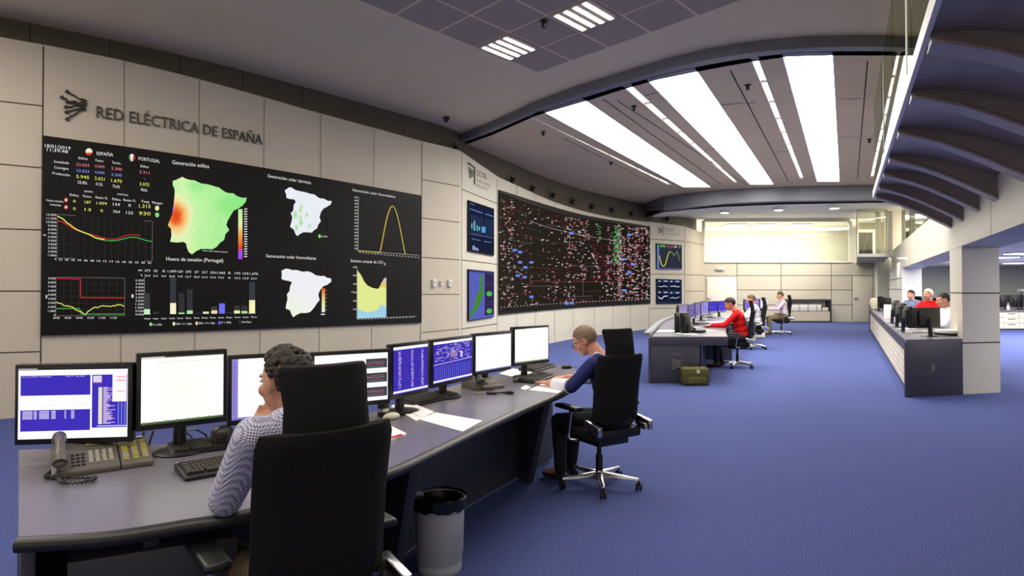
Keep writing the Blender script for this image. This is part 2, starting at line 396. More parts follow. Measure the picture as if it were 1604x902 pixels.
for a, b in [((722.5, 296), (779, 319)), ((722.5, 407), (779, 414)), ((722.5, 515), (779, 507)), ((723, 240), (723, 540)), ((778.5, 280), (778.5, 530))]: SB.seam(mb, a, b, w=.016)
struct(mb.build('wall_corner', [M['wall2'], M['seam']]))
mb = MB(); SCv.sheet(mb, prof(SCv, [(780, 277), (868.6, 316.5), (960, 341), (1017, 348)]), 0)
for x, t, b in [(809, 290, 490), (839, 304, 488), (868.6, 317, 486), (898, 326, 484), (931, 335, 482), (960, 342, 480), (987.5, 346, 478)]:
    SCv.seam(mb, (x, t), (x, b + 55), w=.018)
SCv.seam(mb, (1016.5, 349), (1016.5, 520), w=.02)
struct(mb.build('wall_curved', [M['wall2'], M['seam']]))
mb = MB(); SD.sheet(mb, 3.87, 0)
for a, b in [((1018, 374), (1073, 378)), ((1018, 429), (1073, 430)), ((1018, 483), (1073, 482)), ((1072.5, 355), (1072.5, 500))]: SD.seam(mb, a, b, w=.02)
struct(mb.build('wall_display', [M['wall2'], M['seam']]))
mb = MB(); SE.sheet(mb, 3.87, 0)
for a, b in [((1074, 378), (1103, 384)), ((1074, 430), (1103, 431)), ((1074, 456), (1103, 456))]: SE.seam(mb, a, b, w=.02)
struct(mb.build('wall_far_left', WM))
mb = MB(); SBack.sheet(mb, 2.58, 0)
for a, b in [((1155, 431.7), (1395, 431.7)), ((1155, 454), (1395, 454)), ((1155, 477.5), (1395, 477.5)), ((1154.5, 411), (1154.5, 502)), ((1223.6, 411), (1223.6, 502)),
             ((1302, 411), (1302, 502)), ((1334.6, 431), (1334.6, 502)), ((1367, 411), (1367, 502)), ((1103, 432), (1154, 432))]: SBack.seam(mb, a, b, w=.024)
struct(mb.build('wall_back', [M['wall2'], M['seam']]))
# darker wall band set back over the panelling, up to the ceiling
def off_surf(pts, d):
    P = [Vector(p) for p in pts]; out = []
    for i, p in enumerate(P):
        t = (P[min(i + 1, len(P) - 1)] - P[max(i - 1, 0)]).normalized(); n = Vector((t.y, -t.x)); out.append(p - n * d)
    return out
SU = Surf(off_surf([tuple(p) for p in SA.p] + [(-.31, 14.2)] + [tuple(p) for p in SCv.p[1:]] + [(6.72, 24.8), (8.37, 27.8)], .32))
mb = MB(); SU.sheet(mb, ZC + .05, 3.0, n=80)
for x, t, b in [(47, 33, 66), (172, 55, 92), (281, 84, 118), (380, 111, 145), (474, 138, 172), (555, 164, 195), (631, 184, 215), (690, 199, 230)]:
    SU.seam(mb, (x, t - 4), (x, b + 4), w=.016)
for x in (815, 845, 877, 909, 940, 971, 1001, 1030): SU.seam(mb, (x, 260), (x, 360), w=.016)
struct(mb.build('wall_upper', [M['band'], M['seam']]))
# top ledge of the panelling
mb = MB()
for S_, t in ((SA, tA), (SB, prof(SB, [(722, 237), (779, 276)])), (SCv, prof(SCv, [(780, 277), (868.6, 316.5), (960, 341), (1017, 348)])), (SD, 3.87), (SE, 3.87)):
    tf = t if callable(t) else (lambda q, t=t: t)
    S_.sheet(mb, lambda q, tf=tf: tf(q) - .005, lambda q, tf=tf: tf(q) - .04, off=-.09, th=.3)
struct(mb.build('trim_1', M['wall']))

# floor
mb = MB(); mb.prism([(-10, -6), (34, -6), (34, 34), (-10, 34)], -.2, 0)
struct(mb.build('floor', M['carpet']))
# fascia line on the right
FP = Vector((6.33, 9.0)); FD = Vector((.467, .884)).normalized(); FN = Vector((FD.y, -FD.x))   # FN points right, away from the hall
def fl(t, o=0): p = FP + FD * t + FN * o; return (p.x, p.y)
# rear and side closing walls of the hall
# beam arc and the two ceilings
beam_px = [(700, 219), (770, 190), (840, 158), (905, 134), (973, 113), (1040, 93), (1106, 76.5), (1160, 67), (1206, 61.5), (1265, 56.5), (1320, 55), (1375, 54.5), (1447, 58), (1540, 66), (1640, 78)]
bn = [atZ(x, y, ZC) for x, y in beam_px]; bp = [(p.x, p.y) for p in bn]
far_px = [(700, 236), (770, 212), (840, 181), (920, 158), (973, 141), (1026, 126), (1094, 112), (1136, 104), (1176, 97), (1232.6, 89), (1306, 87), (1370, 87), (1436, 87.4), (1540, 93), (1640, 103)]
ZB = 4.55
bf = []
for (x, y) in far_px:
    q = atZ(x, y, ZB); bf.append((q.x, q.y))
mb = MB(); n = len(bp)
vs = []; 
for a, b in zip(bp, bf): vs += [(a[0], a[1], ZC + .1), (a[0], a[1], ZB), (b[0], b[1], ZB), (b[0], b[1], ZC + .1)]
fs = [(4 * i + k, 4 * i + (k + 1) % 4, 4 * i + 4 + (k + 1) % 4, 4 * i + 4 + k) for i in range(n - 1) for k in range(4)]
mb.add(vs, fs + [(0, 1, 2, 3), tuple(4 * n - 4 + k for k in (3, 2, 1, 0))])
struct(mb.build('trim_2', M['beam']))
# near ceiling (plaster) with opening ending on the beam
mb = MB()
poly = [(-10, -6.1), (11, -6.1), (11, bp[-1][1])] + bp[::-1] + [(-3.5, 14.5), (-10, 14.5)]
mb.prism(poly, ZC, ZC + .15); struct(mb.build('ceiling', M['ceil']))

# far ceiling: panels around the light wells
wells = [((867, 184.6), (1078, 298), (1109.5, 289.5), (920, 158)), ((1025.6, 139.7), (1174, 289), (1209, 283), (1094.5, 112)),
         ((1229, 106.5), (1279, 284.5), (1315.7, 278), (1306.7, 87)), ((1413, 92), (1373, 283), (1396, 276), (1475, 84))]
def ln(p, q):
    a = atZ(*p, ZC2); b = atZ(*q, ZC2); return Vector((a.x, a.y)), Vector((b.x, b.y))
def xl(a, b, y): return a.x + (b.x - a.x) * (y - a.y) / (b.y - a.y)
W_ = []
for l0, l1, r1, r0 in wells:
    la, lb = ln(l0, l1); ra, rb = ln(r0, r1); W_.append((la, lb, ra, rb))
slots = [((840, 188), (846, 189), (1046, 289), (1051, 288)), ((981.4, 141), (995, 138), (1150.5, 286), (1155, 285)), ((1177.7, 99), (1191, 97), (1253, 280), (1259, 279)), ((1402, 92), (1410, 91), (1363, 277.5), (1369, 277))]
S_ = []
for a, b, c, d in slots:
    la, lb = ln(a, c); ra, rb = ln(b, d); S_.append((la, lb, ra, rb))
bm_ = [((a[0] + b[0]) / 2, (a[1] + b[1]) / 2) for a, b in zip(bp, bf)]
bm_ = [(-4.6, 16.5)] + bm_ + [(12.0, bm_[-1][1] + .6), (19, bm_[-1][1] + 2)]
def on_beam(xf):
    'where the line x = xf(y) meets the middle of the beam: (index after which it lies, point)'
    for i in range(len(bm_) - 1):
        a, b = bm_[i], bm_[i + 1]; ga = a[0] - xf(a[1]); gb = b[0] - xf(b[1])
        if ga <= 0 <= gb: t = ga / (ga - gb) if ga != gb else 0; return i, (a[0] + (b[0] - a[0]) * t, a[1] + (b[1] - a[1]) * t)
    return len(bm_) - 2, bm_[-1]
def well_poly(xa, xb, ye):
    ia, pa = on_beam(xa); ib, pb = on_beam(xb)
    return [pa] + [bm_[k] for k in range(ia + 1, ib + 1)] + [pb, (xb(ye), ye), (xa(ye), ye)]
def build_far_ceiling():
    order = [S_[0], W_[0], S_[1], W_[1], S_[2], W_[2], S_[3], W_[3]]
    mb = MB(); prev = lambda y: -4.5
    def strip(xa, xb): mb.prism(well_poly(xa, xb, 27.6), ZC2, ZC2 + .05)
    for (la, lb, ra, rb) in order:
        L = lambda y, la=la, lb=lb: xl(la, lb, y); Rr = lambda y, ra=ra, rb=rb: xl(ra, rb, y)
        ye = min(max(lb.y, rb.y), 19.4)
        strip(prev, L); mb.prism([(L(ye), ye), (Rr(ye), ye), (Rr(27.6), 27.6), (L(27.6), 27.6)], ZC2, ZC2 + .05)
        prev = Rr
    strip(prev, lambda y: 18 + (y - 7) * .6)
    # joints between the metal panels: fine dark lines across the strips
    for px0, px1 in [((1010, 150), (1060, 137)), ((1100, 236), (1150, 226)), ((1130, 164), (1184, 160)), ((1212, 238), (1252, 236)), ((1316, 155), (1350, 154)), ((1318, 215), (1345, 214))]:
        a = atZ(*px0, ZC2); b = atZ(*px1, ZC2); d = (b - a).normalized(); n_ = Vector((-d.y, d.x, 0)) * .012
        mb.add([a - n_ - Vector((0, 0, .003)), b - n_ - Vector((0, 0, .003)), b + n_ - Vector((0, 0, .003)), a + n_ - Vector((0, 0, .003))], [(0, 1, 2, 3)], 1)
    for px0, px1 in [((968, 158), (1170, 290)), ((1144, 110), (1235, 284)), ((1359, 95), (1343, 280)), ((880, 215), (1030, 291)), ((945, 155), (1130, 289))]:
        a = atZ(*px0, ZC2); b = atZ(*px1, ZC2); d = (b - a).normalized(); n_ = Vector((-d.y, d.x, 0)) * .01
        mb.add([a - n_ - Vector((0, 0, .003)), b - n_ - Vector((0, 0, .003)), b + n_ - Vector((0, 0, .003)), a + n_ - Vector((0, 0, .003))], [(0, 1, 2, 3)], 1)
    return mb
cl = build_far_ceiling().build('ceiling', [M['ceil2'], M['seam']]); struct(cl)
wl = ['big luminous ceiling panel farthest left, over the curved display wall', 'second big luminous ceiling panel from the left', 'third big luminous ceiling panel, running straight towards the back wall',
      'luminous ceiling panel beside the upper gallery glass, partly cut by its edge']
for (la, lb, ra, rb), lab in zip(W_, wl):
    r = empty('ceiling_light', (*((la + rb) / 2), ZC2), 0, lab, 'ceiling light', 'large luminous panels in the far ceiling')
    o = Vector(r.location); ye = min(max(lb.y, rb.y), 19.4)
    P = [Vector(p) for p in well_poly(lambda y: xl(la, lb, y), lambda y: xl(ra, rb, y), ye)]
    m_ = MB(); m_.add([(p.x - o.x, p.y - o.y, .1) for p in P], [tuple(range(len(P)))]); m_.build('diffuser', M['box'], r)
    m_ = MB()
    for a, b in zip(P, P[1:] + P[:1]):
        d = (b - a).normalized() * .02; nn = Vector((d.y, -d.x)) * -1
        m_.obox((a.x - o.x, a.y - o.y, .0), (b.x - a.x, b.y - a.y, 0), (nn.x, nn.y, 0), (0, 0, .115))
    m_.build('light_well', M['white'], r)
sl = ['thin slot light nearest the curved display wall', 'slot light between the first and second big ceiling panels', 'slot light between the second and third big ceiling panels', 'slot light seen through the gallery glass, right of the third big panel']
for (la, lb, ra, rb), lab in zip(S_, sl):
    r = empty('slot_light', (*((la + rb) / 2), ZC2), 0, lab, 'ceiling light', 'slot lights between the luminous panels'); o = Vector(r.location)
    ye = min(max(lb.y, rb.y), 19.4); k = 9; xa = lambda y: xl(la, lb, y); xb = lambda y: xl(ra, rb, y); ys = on_beam(xa)[1][1] + .05
    m_ = MB()
    for i in range(k):
        a = ys + (ye - ys) * i / k + .06; b = ys + (ye - ys) * (i + 1) / k - .06
        m_.add([(xa(a) + .02 - o.x, a - o.y, .04), (xb(a) - .02 - o.x, a - o.y, .04), (xb(b) - .02 - o.x, b - o.y, .04), (xa(b) + .02 - o.x, b - o.y, .04)], [(0, 1, 2, 3)])
    m_.build('diffuser', M['strip2'], r); m_ = MB()
    P = [Vector(p) for p in ((xa(ys), ys), (xb(ys), ys), (xb(ye), ye), (xa(ye), ye))]
    m_.add([(p.x - o.x, p.y - o.y, .045) for p in P], [(0, 1, 2, 3)])
    for a, b in zip(P, P[1:] + P[:1]):
        d = (b - a).normalized() * .012; nn = Vector((d.y, -d.x)) * -1; m_.obox((a.x - o.x, a.y - o.y, .0), (b.x - a.x, b.y - a.y, 0), (nn.x, nn.y, 0), (0, 0, .05))
    m_.build('housing', M['white'], r)
# cross beam in front of the rear zone and the soffit behind it
cb = [(980, 24.9), (1000, 23.9), (1040, 21.3), (1085, 20.5), (1130, 19.9), (1226, 19.3), (1372, 18.9), (1500, 18.7)]
pts = []
for x, Y in cb: d = ray(x, 300); pts.append((d.x / d.y * Y, Y))
zb = [(1000, 330), (1040, 329), (1160, 317), (1341, 313)]
SBm = Surf(pts); mb = MB(); SBm.sheet(mb, ZC2 + .02, prof(SBm, zb), 0, th=.5)
struct(mb.build('trim_3', M['beam']))
mb = MB(); zl = 4.06
vs = []; 
for (x, Y) in pts[1:]: vs += [(x + .1, Y + .4, zl), (x + .1 + (27.9 - Y) * .42, 27.95, 4.5)]
mb.add(vs, [(2 * i, 2 * i + 2, 2 * i + 3, 2 * i + 1) for i in range(len(pts) - 2)])
mb.add([(v[0], v[1], v[2] + .06) for v in vs], [(2 * i, 2 * i + 1, 2 * i + 3, 2 * i + 2) for i in range(len(pts) - 2)])
mb.box((20, 24, 4.56), (8, 10, .05)); struct(mb.build('ceiling', M['cream']))
for k, (x, y) in enumerate([(1135, 333), (1219.6, 328.7), (1307, 326)]):
    P = min((atY(x, y, 20 + q * .02) for q in range(390)), key=lambda p: abs(p.z - (zl + (4.5 - zl) * (p.y - 19.7) / (27.95 - 19.7) - .09)))
    r = empty('downlight', P, 0, ['round downlight left of the three over the rear window', 'middle round downlight over the rear window', 'round downlight right of the three over the rear window'][k], 'ceiling light', 'downlights over the rear window')
    m_ = MB(); m_.lathe([(.13, .05), (.17, .05), (.17, -.01), (.13, -.01)], n=20); m_.build('ring', M['white'], r)
    m_ = MB(); m_.lathe([(.125, -.018), (.125, -.011)], n=20); m_.build('lamp', M['spot'], r)
# upper rear room behind glass
mb = MB(); mb.box((12.6, 31.6, 3.5), (10.5, .1, 2.2)); mb.box((7.6, 29.9, 3.5), (.1, 3.8, 2.2)); mb.box((12.6, 29.8, 2.5), (10, 3.7, .1)); struct(mb.build('wall_upper_room', M['cream']))
mb = MB(); mb.box((12.6, 29.8, 4.5), (10.5, 3.9, .06)); struct(mb.build('ceiling', M['cream']))
mb = MB(); d0 = atY(1104, 345, 27.75); d1 = atY(1331, 345, 27.75)
mb.box(((d0.x + d1.x) / 2, 27.8, 4.42), (d1.x - d0.x, .14, .12)); mb.box(((d0.x + d1.x) / 2, 27.8, 2.61), (d1.x - d0.x, .14, .07)); mb.box((d1.x + .05, 27.8, 3.5), (.1, .14, 1.8)); mb.box((d0.x - .05, 27.8, 3.5), (.1, .14, 1.8))
wf = mb.build('window_1', M['cream']); struct(wf)
mb = MB()
for i in range(4):
    xa = d0.x + (d1.x - d0.x) * i / 4 + .01; xb = d0.x + (d1.x - d0.x) * (i + 1) / 4 - .01; mb.box(((xa + xb) / 2, 27.8, 3.51), (xb - xa, .02, 1.74))
mb.build('pane', M['glass'], wf)
for i, x in enumerate((1150, 1193, 1248)):  # glowing panels added in place of light box reflections in the glass
    P = atY(x, 352, 30.2); r = empty('ceiling_light', (P.x, 30.2, 4.44), 0, ['left ceiling panel lamp in the bright upper room', 'middle ceiling panel lamp in the bright upper room', 'right ceiling panel lamp in the bright upper room'][i], 'ceiling light', 'panel lamps in the upper room')
    m_ = MB(); m_.box((0, 0, 0), (.9, 1.2, .04)); m_.build('frame', M['white'], r); m_ = MB(); m_.box((0, 0, -.025), (.8, 1.1, .01)); m_.build('diffuser', emat('panel_lamp', (255, 250, 235), 4), r)
# rear door, sign, door leaf in panelling
dr = MB(); p0 = SBack.px(1107, 434, 0); p1 = SBack.px(1153.5, 434, 0); dr.box(((p0.x + p1.x) / 2, 27.77, p0.z / 2), (p1.x - p0.x, .05, p0.z)); d_ = dr.build('door_1', M['cream'], bevel=.006); struct(d_)
m_ = MB(); m_.box((p0.x + .08, 27.7, 1.0), (.12, .04, .025)); m_.box((p0.x + .03, 27.72, 1.0), (.03, .05, .12)); m_.build('door_handle', M['chrome'], d_)
dr = MB(); p0 = SBack.px(1335.5, 433, 0); p1 = SBack.px(1366, 433, 0); dr.box(((p0.x + p1.x) / 2, 27.785, p0.z / 2), (p1.x - p0.x, .03, p0.z - .01)); d_ = dr.build('door_2', M['wall2'], bevel=.004); struct(d_)
m_ = MB(); m_.box((p0.x + .1, 27.73, 1.02), (.14, .04, .03)); m_.build('door_handle', M['chrome'], d_)
P = SBack.px(1127.5, 421.5, .05); r = empty('emergency_light', P, 0, 'small white emergency light fixture above the cream rear door', 'emergency light')
m_ = MB(); m_.box((0, 0, 0), (.36, .08, .11)); m_.build('housing', M['white'], r, bevel=.012); m_ = MB(); m_.box((0, -.045, -.01), (.3, .02, .07)); m_.build('cover', M['grey'], r, bevel=.006)

# ------------------------------------------------------------------ right side: fascia, pillars, gallery, canopy
mb = MB(); zf0, zf1 = 2.08, 2.84
mb.prism([fl(-12, 0), fl(19.2, 0), fl(19.2, .55), fl(-12, .55)], zf0, zf1)
for t in (-2.2, 1.1, 4.6, 8.4, 12.6):
    a = fl(t - .006, -.003); b = fl(t + .006, -.003); mb.quad((*a, zf0), (*b, zf0), (*b, zf1), (*a, zf1), 1)
struct(mb.build('wall_gallery_front', [M['wall2'], M['seam']]))
# near pillar
p1_, p2_ = (6.33, 8.98), (6.97, 9.13); q1 = fl(1.12); q2 = (q1[0] + .64, q1[1] + .15)
mb = MB(); mb.prism([p1_, p2_, q2, q1], 0, zf0)
for y in (459, 537): 
    z = atY(1507, y, 9.0).z
    mb.prism([(p1_[0] - .003, p1_[1] - .003), (p2_[0] + .003, p2_[1] - .003), (q2[0] + .003, q2[1] + .003), (q1[0] - .003, q1[1] + .003)], z - .008, z + .008, 1)
struct(mb.build('wall_pillar', [M['wall2'], M['seam']]))
a_ = fl(11.4); b_ = fl(19.2); mb = MB(); mb.prism([a_, b_, fl(19.2, .5), fl(11.4, .5)], 0, zf0)
for y in (453.5, 436): 
    z = atY(1405, y, 20).z; mb.quad((*fl(11.4, -.004), z - .01), (*fl(19.2, -.004), z - .01), (*fl(19.2, -.004), z + .012), (*fl(11.4, -.004), z + .012), 1)
struct(mb.build('wall_far_pillar', [M['white'], M['seam']]))
mb = MB(); mb.prism([(16.1, 27.7), (16.4, 27.7), (16.4, 27.2), (16.1, 27.2)], 0, 2.1); struct(mb.build('trim_4', M['black']))
# side room
mb = MB(); mb.box((23, 25.4, 1.4), (17, .15, 2.8)); mb.box((30, 8, 1.4), (.15, 34, 2.8)); struct(mb.build('wall_side_room', mat('side_room_wall', (186, 190, 176), .7, var=.02, scale=1)))
mb = MB(); mb.prism([fl(-14, .5), fl(19, .5), (31, 27), (31, -6)], 2.33, 2.42); struct(mb.build('ceiling', M['ceil3']))
tl = ['left ceiling lamp of the side room, right of the pillar', 'middle ceiling lamp of the side room', 'right ceiling lamp of the side room, nearest the frame edge', 'ceiling lamp seen under the gallery left of the pillar']
for i, (x, y) in enumerate([(1571, 403), (1592, 412), (1601, 397), (1432, 404)]):
    P = atZ(x, y, 2.3); r = empty('ceiling_light', P, 0, tl[i], 'ceiling light', 'recessed lamps of the side room')
    m_ = MB(); m_.box((0, 0, .01), (.6, .6, .03)); m_.build('frame', M['white'], r); m_ = MB(); m_.box((0, 0, -.01), (.5, .5, .01)); m_.build('diffuser', emat('side_lamp', (255, 252, 245), 5), r)
# canopy (cantilevered gallery floor) with curved ribs
def cn(t, o): p = Vector((2.51, 3.83)) + CD * t + CNv * o; return (p.x, p.y)
CD = (Vector((5.98, 10.5)) - Vector((2.51, 3.83))).normalized(); CNv = Vector((CD.y, -CD.x))
TL = 7.58; prf = [(0, 3.0), (.15, 2.985), (.35, 2.95), (.55, 2.89), (.75, 2.82), (.95, 2.74), (1.1, 2.68)]
def canopy_w(t): return 1.0
mb = MB(); vs = []
for t in (-4.5, TL):
    k = canopy_w(t) / 1.1
    vs += [(*cn(t, o * k), z) for o, z in prf] + [(*cn(t, 1.1 * k), 3.06), (*cn(t, 0), 3.06)]
m9 = len(prf) + 2
mb.add(vs, [(i, (i + 1) % m9, m9 + (i + 1) % m9, m9 + i) for i in range(m9)] + [tuple(range(m9)), tuple(range(2 * m9 - 1, m9 - 1, -1))])
struct(mb.build('trim_5', M['canopy']))
mb = MB(); mb.prism([cn(-4.5, -.03), cn(TL, -.03), cn(TL, 0), cn(-4.5, 0)], 2.98, 3.09); struct(mb.build('trim_6', M['white']))
rib_pts = [(1458.5, 60), (1424.6, 147), (1404, 205), (1392.6, 246), (1385, 270), (1377.5, 291), (1372, 306)]
rt = []
for x, y in rib_pts:
    P = atZ(x, y, 2.98); rt.append((Vector((P.x, P.y)) - Vector((2.51, 3.83))).dot(CD))
rt = [rt[0] - 1.25] + rt
names = ['', 'nearest', 'second nearest', 'third nearest', 'fourth nearest', 'fifth nearest', 'sixth nearest', 'farthest']
for i, t in enumerate(rt):
    if i == 0: continue
    k = canopy_w(t) / 1.1; hw = .055
    r = empty('canopy_rib', (*cn(t, .5 * k), 2.8), 0, 'dark curved rib under the gallery floor, %s of seven' % names[i], 'ceiling rib', 'curved ribs under the gallery floor')
    o = Vector(r.location); m_ = MB(); vs = []
    for side in (-hw, hw):
        vs += [Vector((*cn(t + side, a * k), z + .0)) - o for a, z in prf] + [Vector((*cn(t + side, a * k), z - .06 - .17 * a)) - o for a, z in prf[::-1]]
    n2 = len(prf) * 2
    m_.add(vs, [(j, (j + 1) % n2, n2 + (j + 1) % n2, n2 + j) for j in range(n2)] + [tuple(range(n2)), tuple(range(2 * n2 - 1, n2 - 1, -1))]); m_.build('web', M['canopy'], r)
    m_ = MB(); vs = []
    for side in (-.11, .11):
        vs += [Vector((*cn(t + side, a * k), z - .06 - .17 * a)) - o for a, z in prf] + [Vector((*cn(t + side, a * k), z - .08 - .17 * a)) - o for a, z in prf[::-1]]
    m_.add(vs, [(j, (j + 1) % n2, n2 + (j + 1) % n2, n2 + j) for j in range(n2)] + [tuple(range(n2)), tuple(range(2 * n2 - 1, n2 - 1, -1))]); m_.build('flange', M['canopy'], r)
# glass standing on the canopy edge
gl = empty('glass_screen', (*cn(2, 0), 3.09), 0, 'tall clear glass screen standing on the pale edge of the upper gallery', 'glass screen')
o = Vector(gl.location)
cuts = [-4.4, -2.2, -.3, 1.1, 3.2, 5.3, TL]
for a, b in zip(cuts, cuts[1:]):
    m_ = MB(); A, B = cn(a + .01, 0), cn(b - .01, 0); nv = CNv * .012
    m_.obox(Vector((*A, 3.09)) - o, (B[0] - A[0], B[1] - A[1], 0), (nv.x, nv.y, 0), (0, 0, 1.44)); m_.build('pane', M['glass2'], gl)
for x, y in ((1385, 270), (1421, 165)):
    P = atZ(x, y, 2.98); m_ = MB(); m_.tube([Vector((P.x, P.y, 3.09)) - o, Vector((P.x, P.y, 4.5)) - o], .008, 6); m_.build('glazing_bar', M['white'], gl)
# gallery storey beyond the canopy: platform, glass box, column, far wall
mb = MB(); P0 = atY(1343, 400, 22.0); P1 = atY(1391, 400, 22.0)
mb.prism([(P0.x, 22.0), (P1.x, 22.0), (P1.x + 3.2, 27.8), (P0.x + 3.1, 27.8)], 2.53, 2.64); struct(mb.build('trim_7', M['beam']))
mb = MB(); mb.prism([(P0.x, 21.97), (P1.x, 21.97), (P1.x, 22.0), (P0.x, 22.0)], 2.55, 2.66); struct(mb.build('trim_8', M['white']))
gl = empty('glass_box', ((P0.x + P1.x) / 2, 22.05, 2.64), 0, 'glazed landing box standing on the projecting slab beside the rear window', 'glass box'); o = Vector(gl.location)
for A, B in [((P0.x + .02, 22.03), (P1.x - .02, 22.03)), ((P0.x + .02, 22.06), (P0.x + 3.0, 27.6))]:
    m_ = MB(); A, B = Vector(A), Vector(B); d = (B - A); nv = Vector((-d.y, d.x)).normalized() * .015
    m_.obox(Vector((*A, 2.64)) - o, (d.x, d.y, 0), (nv.x, nv.y, 0), (0, 0, 1.55)); m_.build('pane', M['glass'], gl)
m_ = MB(); m_.box((P0.x - o.x, 22.03 - o.y, .8), (.03, .03, 1.6)); m_.build('corner_bar', M['grey'], gl); m_ = MB(); m_.box((P1.x - o.x - .02, 22.03 - o.y, .8), (.02, .03, 1.6)); m_.build('corner_bar', M['grey'], gl)
mb = MB()  # gallery side glazing over the fascia
for a, b in ((-1, 2.5), (2.5, 6), (6, 9.5), (9.5, 13)):
    A, B = fl(a + .01, .1), fl(b - .01, .1); mb.obox((*A, zf1), (B[0] - A[0], B[1] - A[1], 0), (FN.x * .015, FN.y * .015, 0), (0, 0, 1.7))
tag(mb.build('gallery_glazing', M['glass']), 'long run of clear glass above the pale gallery front on the right', 'glazing')
mb = MB(); mb.box((21, 29.4, 3.5), (10, .1, 2.4)); mb.prism([fl(-12, 4.5), fl(22, 4.5), fl(22, 4.6), fl(-12, 4.6)], 2.5, 4.6); struct(mb.build('wall_gallery', mat('gallery_wall', (182, 176, 150), .7, var=.03, scale=1)))
mb = MB(); mb.prism([fl(-12, .5), fl(19, .5), (24, 29.5), fl(10, 4.6), fl(-12, 4.6)], 2.6, 2.8); struct(mb.build('floor', M['grey']))
mb = MB(); mb.prism([fl(-12, .6), fl(13, .6), (24, 29.5), fl(10, 4.6), fl(-12, 4.6)], 4.52, 4.6); struct(mb.build('ceiling', M['ceil']))
def post(px0, px1, Y, z0, z1, d, m, name, label=None, cat=None):
    A = atY(px0, 380, Y); B = atY(px1, 380, Y); b_ = MB(); b_.box(((A.x + B.x) / 2, Y + d / 2, (z0 + z1) / 2), (B.x - A.x, d, z1 - z0)); ob = b_.build(name, m, bevel=.01)
    return tag(ob, label, cat) if label else struct(ob)
post(1398, 1417, 23.0, 2.6, 4.52, .5, M['cream'], 'trim_9')
post(1376, 1380, 23.4, 2.6, 4.52, .2, M['cream'], 'trim_10')
dk = empty('dark_door', (atY(1355, 380, 27.6).x, 27.6, 2.62), 0, 'dark doorway panel with a slanting row of pale dots, inside the glass landing', 'door')
m_ = MB(); m_.box((0, 0, .62), (.58, .06, 1.24)); m_.build('leaf', M['black'], dk)
m_ = MB()
for k in range(11): m_.ell((-.17 + .028 * k, -.04, .12 + .105 * k), (.014, .01, .02), n=8, m=6)
m_.build('dot_pattern', M['white'], dk)
m_ = MB(); m_.box((-.34, 0, .66), (.08, .1, 1.34)); m_.box((.36, 0, .66), (.1, .1, 1.34)); m_.box((0, 0, 1.32), (.8, .12, .12)); m_.build('frame', M['cream'], dk)
dk = empty('dark_cabinet', (atY(1434, 370, 26).x, 26.0, 2.8), 0, 'tall dark cabinet behind the gallery glass, right of the pale column', 'cabinet')  # black block put in for the dark gallery interior, no cabinet there
m_ = MB(); m_.box((0, 0, .5), (.95, .5, 1.0)); m_.build('body', M['black'], dk, bevel=.01); m_ = MB(); m_.box((0, -.26, .5), (.02, .02, .9)); m_.build('handle', M['grey'], dk)
gl2 = ['upper', 'middle', 'lower', 'left', 'right', 'far right']
for i, (x, y) in enumerate([(1362.5, 325.5), (1361, 334.5), (1358, 344), (1408, 326), (1424, 334), (1464, 335)]):
    zz = 4.42 if i < 3 else 4.48
    P = atZ(x, y, zz); P = Vector((P.x, min(P.y, 27.3), zz)) if P.y < 28 else atY(x, y, 26.5)
    r = empty('downlight', P, 0, '%s small round downlight %s' % (gl2[i], 'inside the glass landing' if i < 3 else 'behind the long gallery glass'), 'ceiling light', 'small gallery downlights')
    m_ = MB(); m_.lathe([(.07, .03), (.1, .03), (.1, -.01), (.07, -.01)], n=16); m_.build('ring', M['white'], r)
    m_ = MB(); m_.lathe([(.068, -.018), (.068, -.011)], n=16); m_.build('lamp', M['spot'], r)

# ------------------------------------------------------------------ tiled ceiling field with four-strip luminaires
TO = Vector((.393, 9.47)); TAx = Vector((.67, -.743)); TBx = Vector((-.66, -.75)); TS = .67
def tp(i, j): p = TO + TAx * (i * TS) + TBx * (j * TS); return Vector((p.x, p.y))
lum = {(0, 1), (2, 1), (4, 1), (2, 3), (0, 5), (4, 3), (2, 5)}
mb = MB()
for i in range(-0, 10):
    for j in range(0, 12):
        g = .035; P = [tp(i + g, j + g), tp(i + 1 - g, j + g), tp(i + 1 - g, j + 1 - g), tp(i + g, j + 1 - g)]
        if any(p.x < -8.5 or p.y < -5 or p.x > 9.5 for p in P) or (i, j) in lum: continue
        mb.prism([tuple(p) for p in P], ZC - .006, ZC - .0005)
tf = mb.build('ceiling', M['tile']); struct(tf)
def lum_make(i, j, label):
    c = (tp(i, j) + tp(i + 1, j + 1)) / 2; r = empty('strip_luminaire', (c.x, c.y, ZC), 0, label, 'ceiling light', 'four-strip luminaires in the tiled ceiling'); o = Vector((c.x, c.y))
    P = [tp(i + .03, j + .03), tp(i + .97, j + .03), tp(i + .97, j + .97), tp(i + .03, j + .97)]
    m_ = MB(); m_.prism([tuple(p - o) for p in P], -.02, -.001); m_.build('plate', M['tile'], r)
    for k in range(4):
        a = .13 + k * .215; Q = [tp(i + a, j + .08), tp(i + a + .085, j + .08), tp(i + a + .085, j + .92), tp(i + a, j + .92)]
        m_ = MB(); m_.prism([tuple(p - o) for p in Q], -.027, -.02); m_.build('light_strip', M['strip'], r)
lum_make(0, 1, 'four-strip luminaire lower left of the two in the tiled ceiling')
lum_make(2, 1, 'four-strip luminaire cut by the top edge of the picture')
for i, j in ((4, 1), (2, 3), (0, 5), (4, 3), (2, 5)): lum_make(i, j, 'four-strip luminaire farther overhead in the tiled ceiling, out of view')
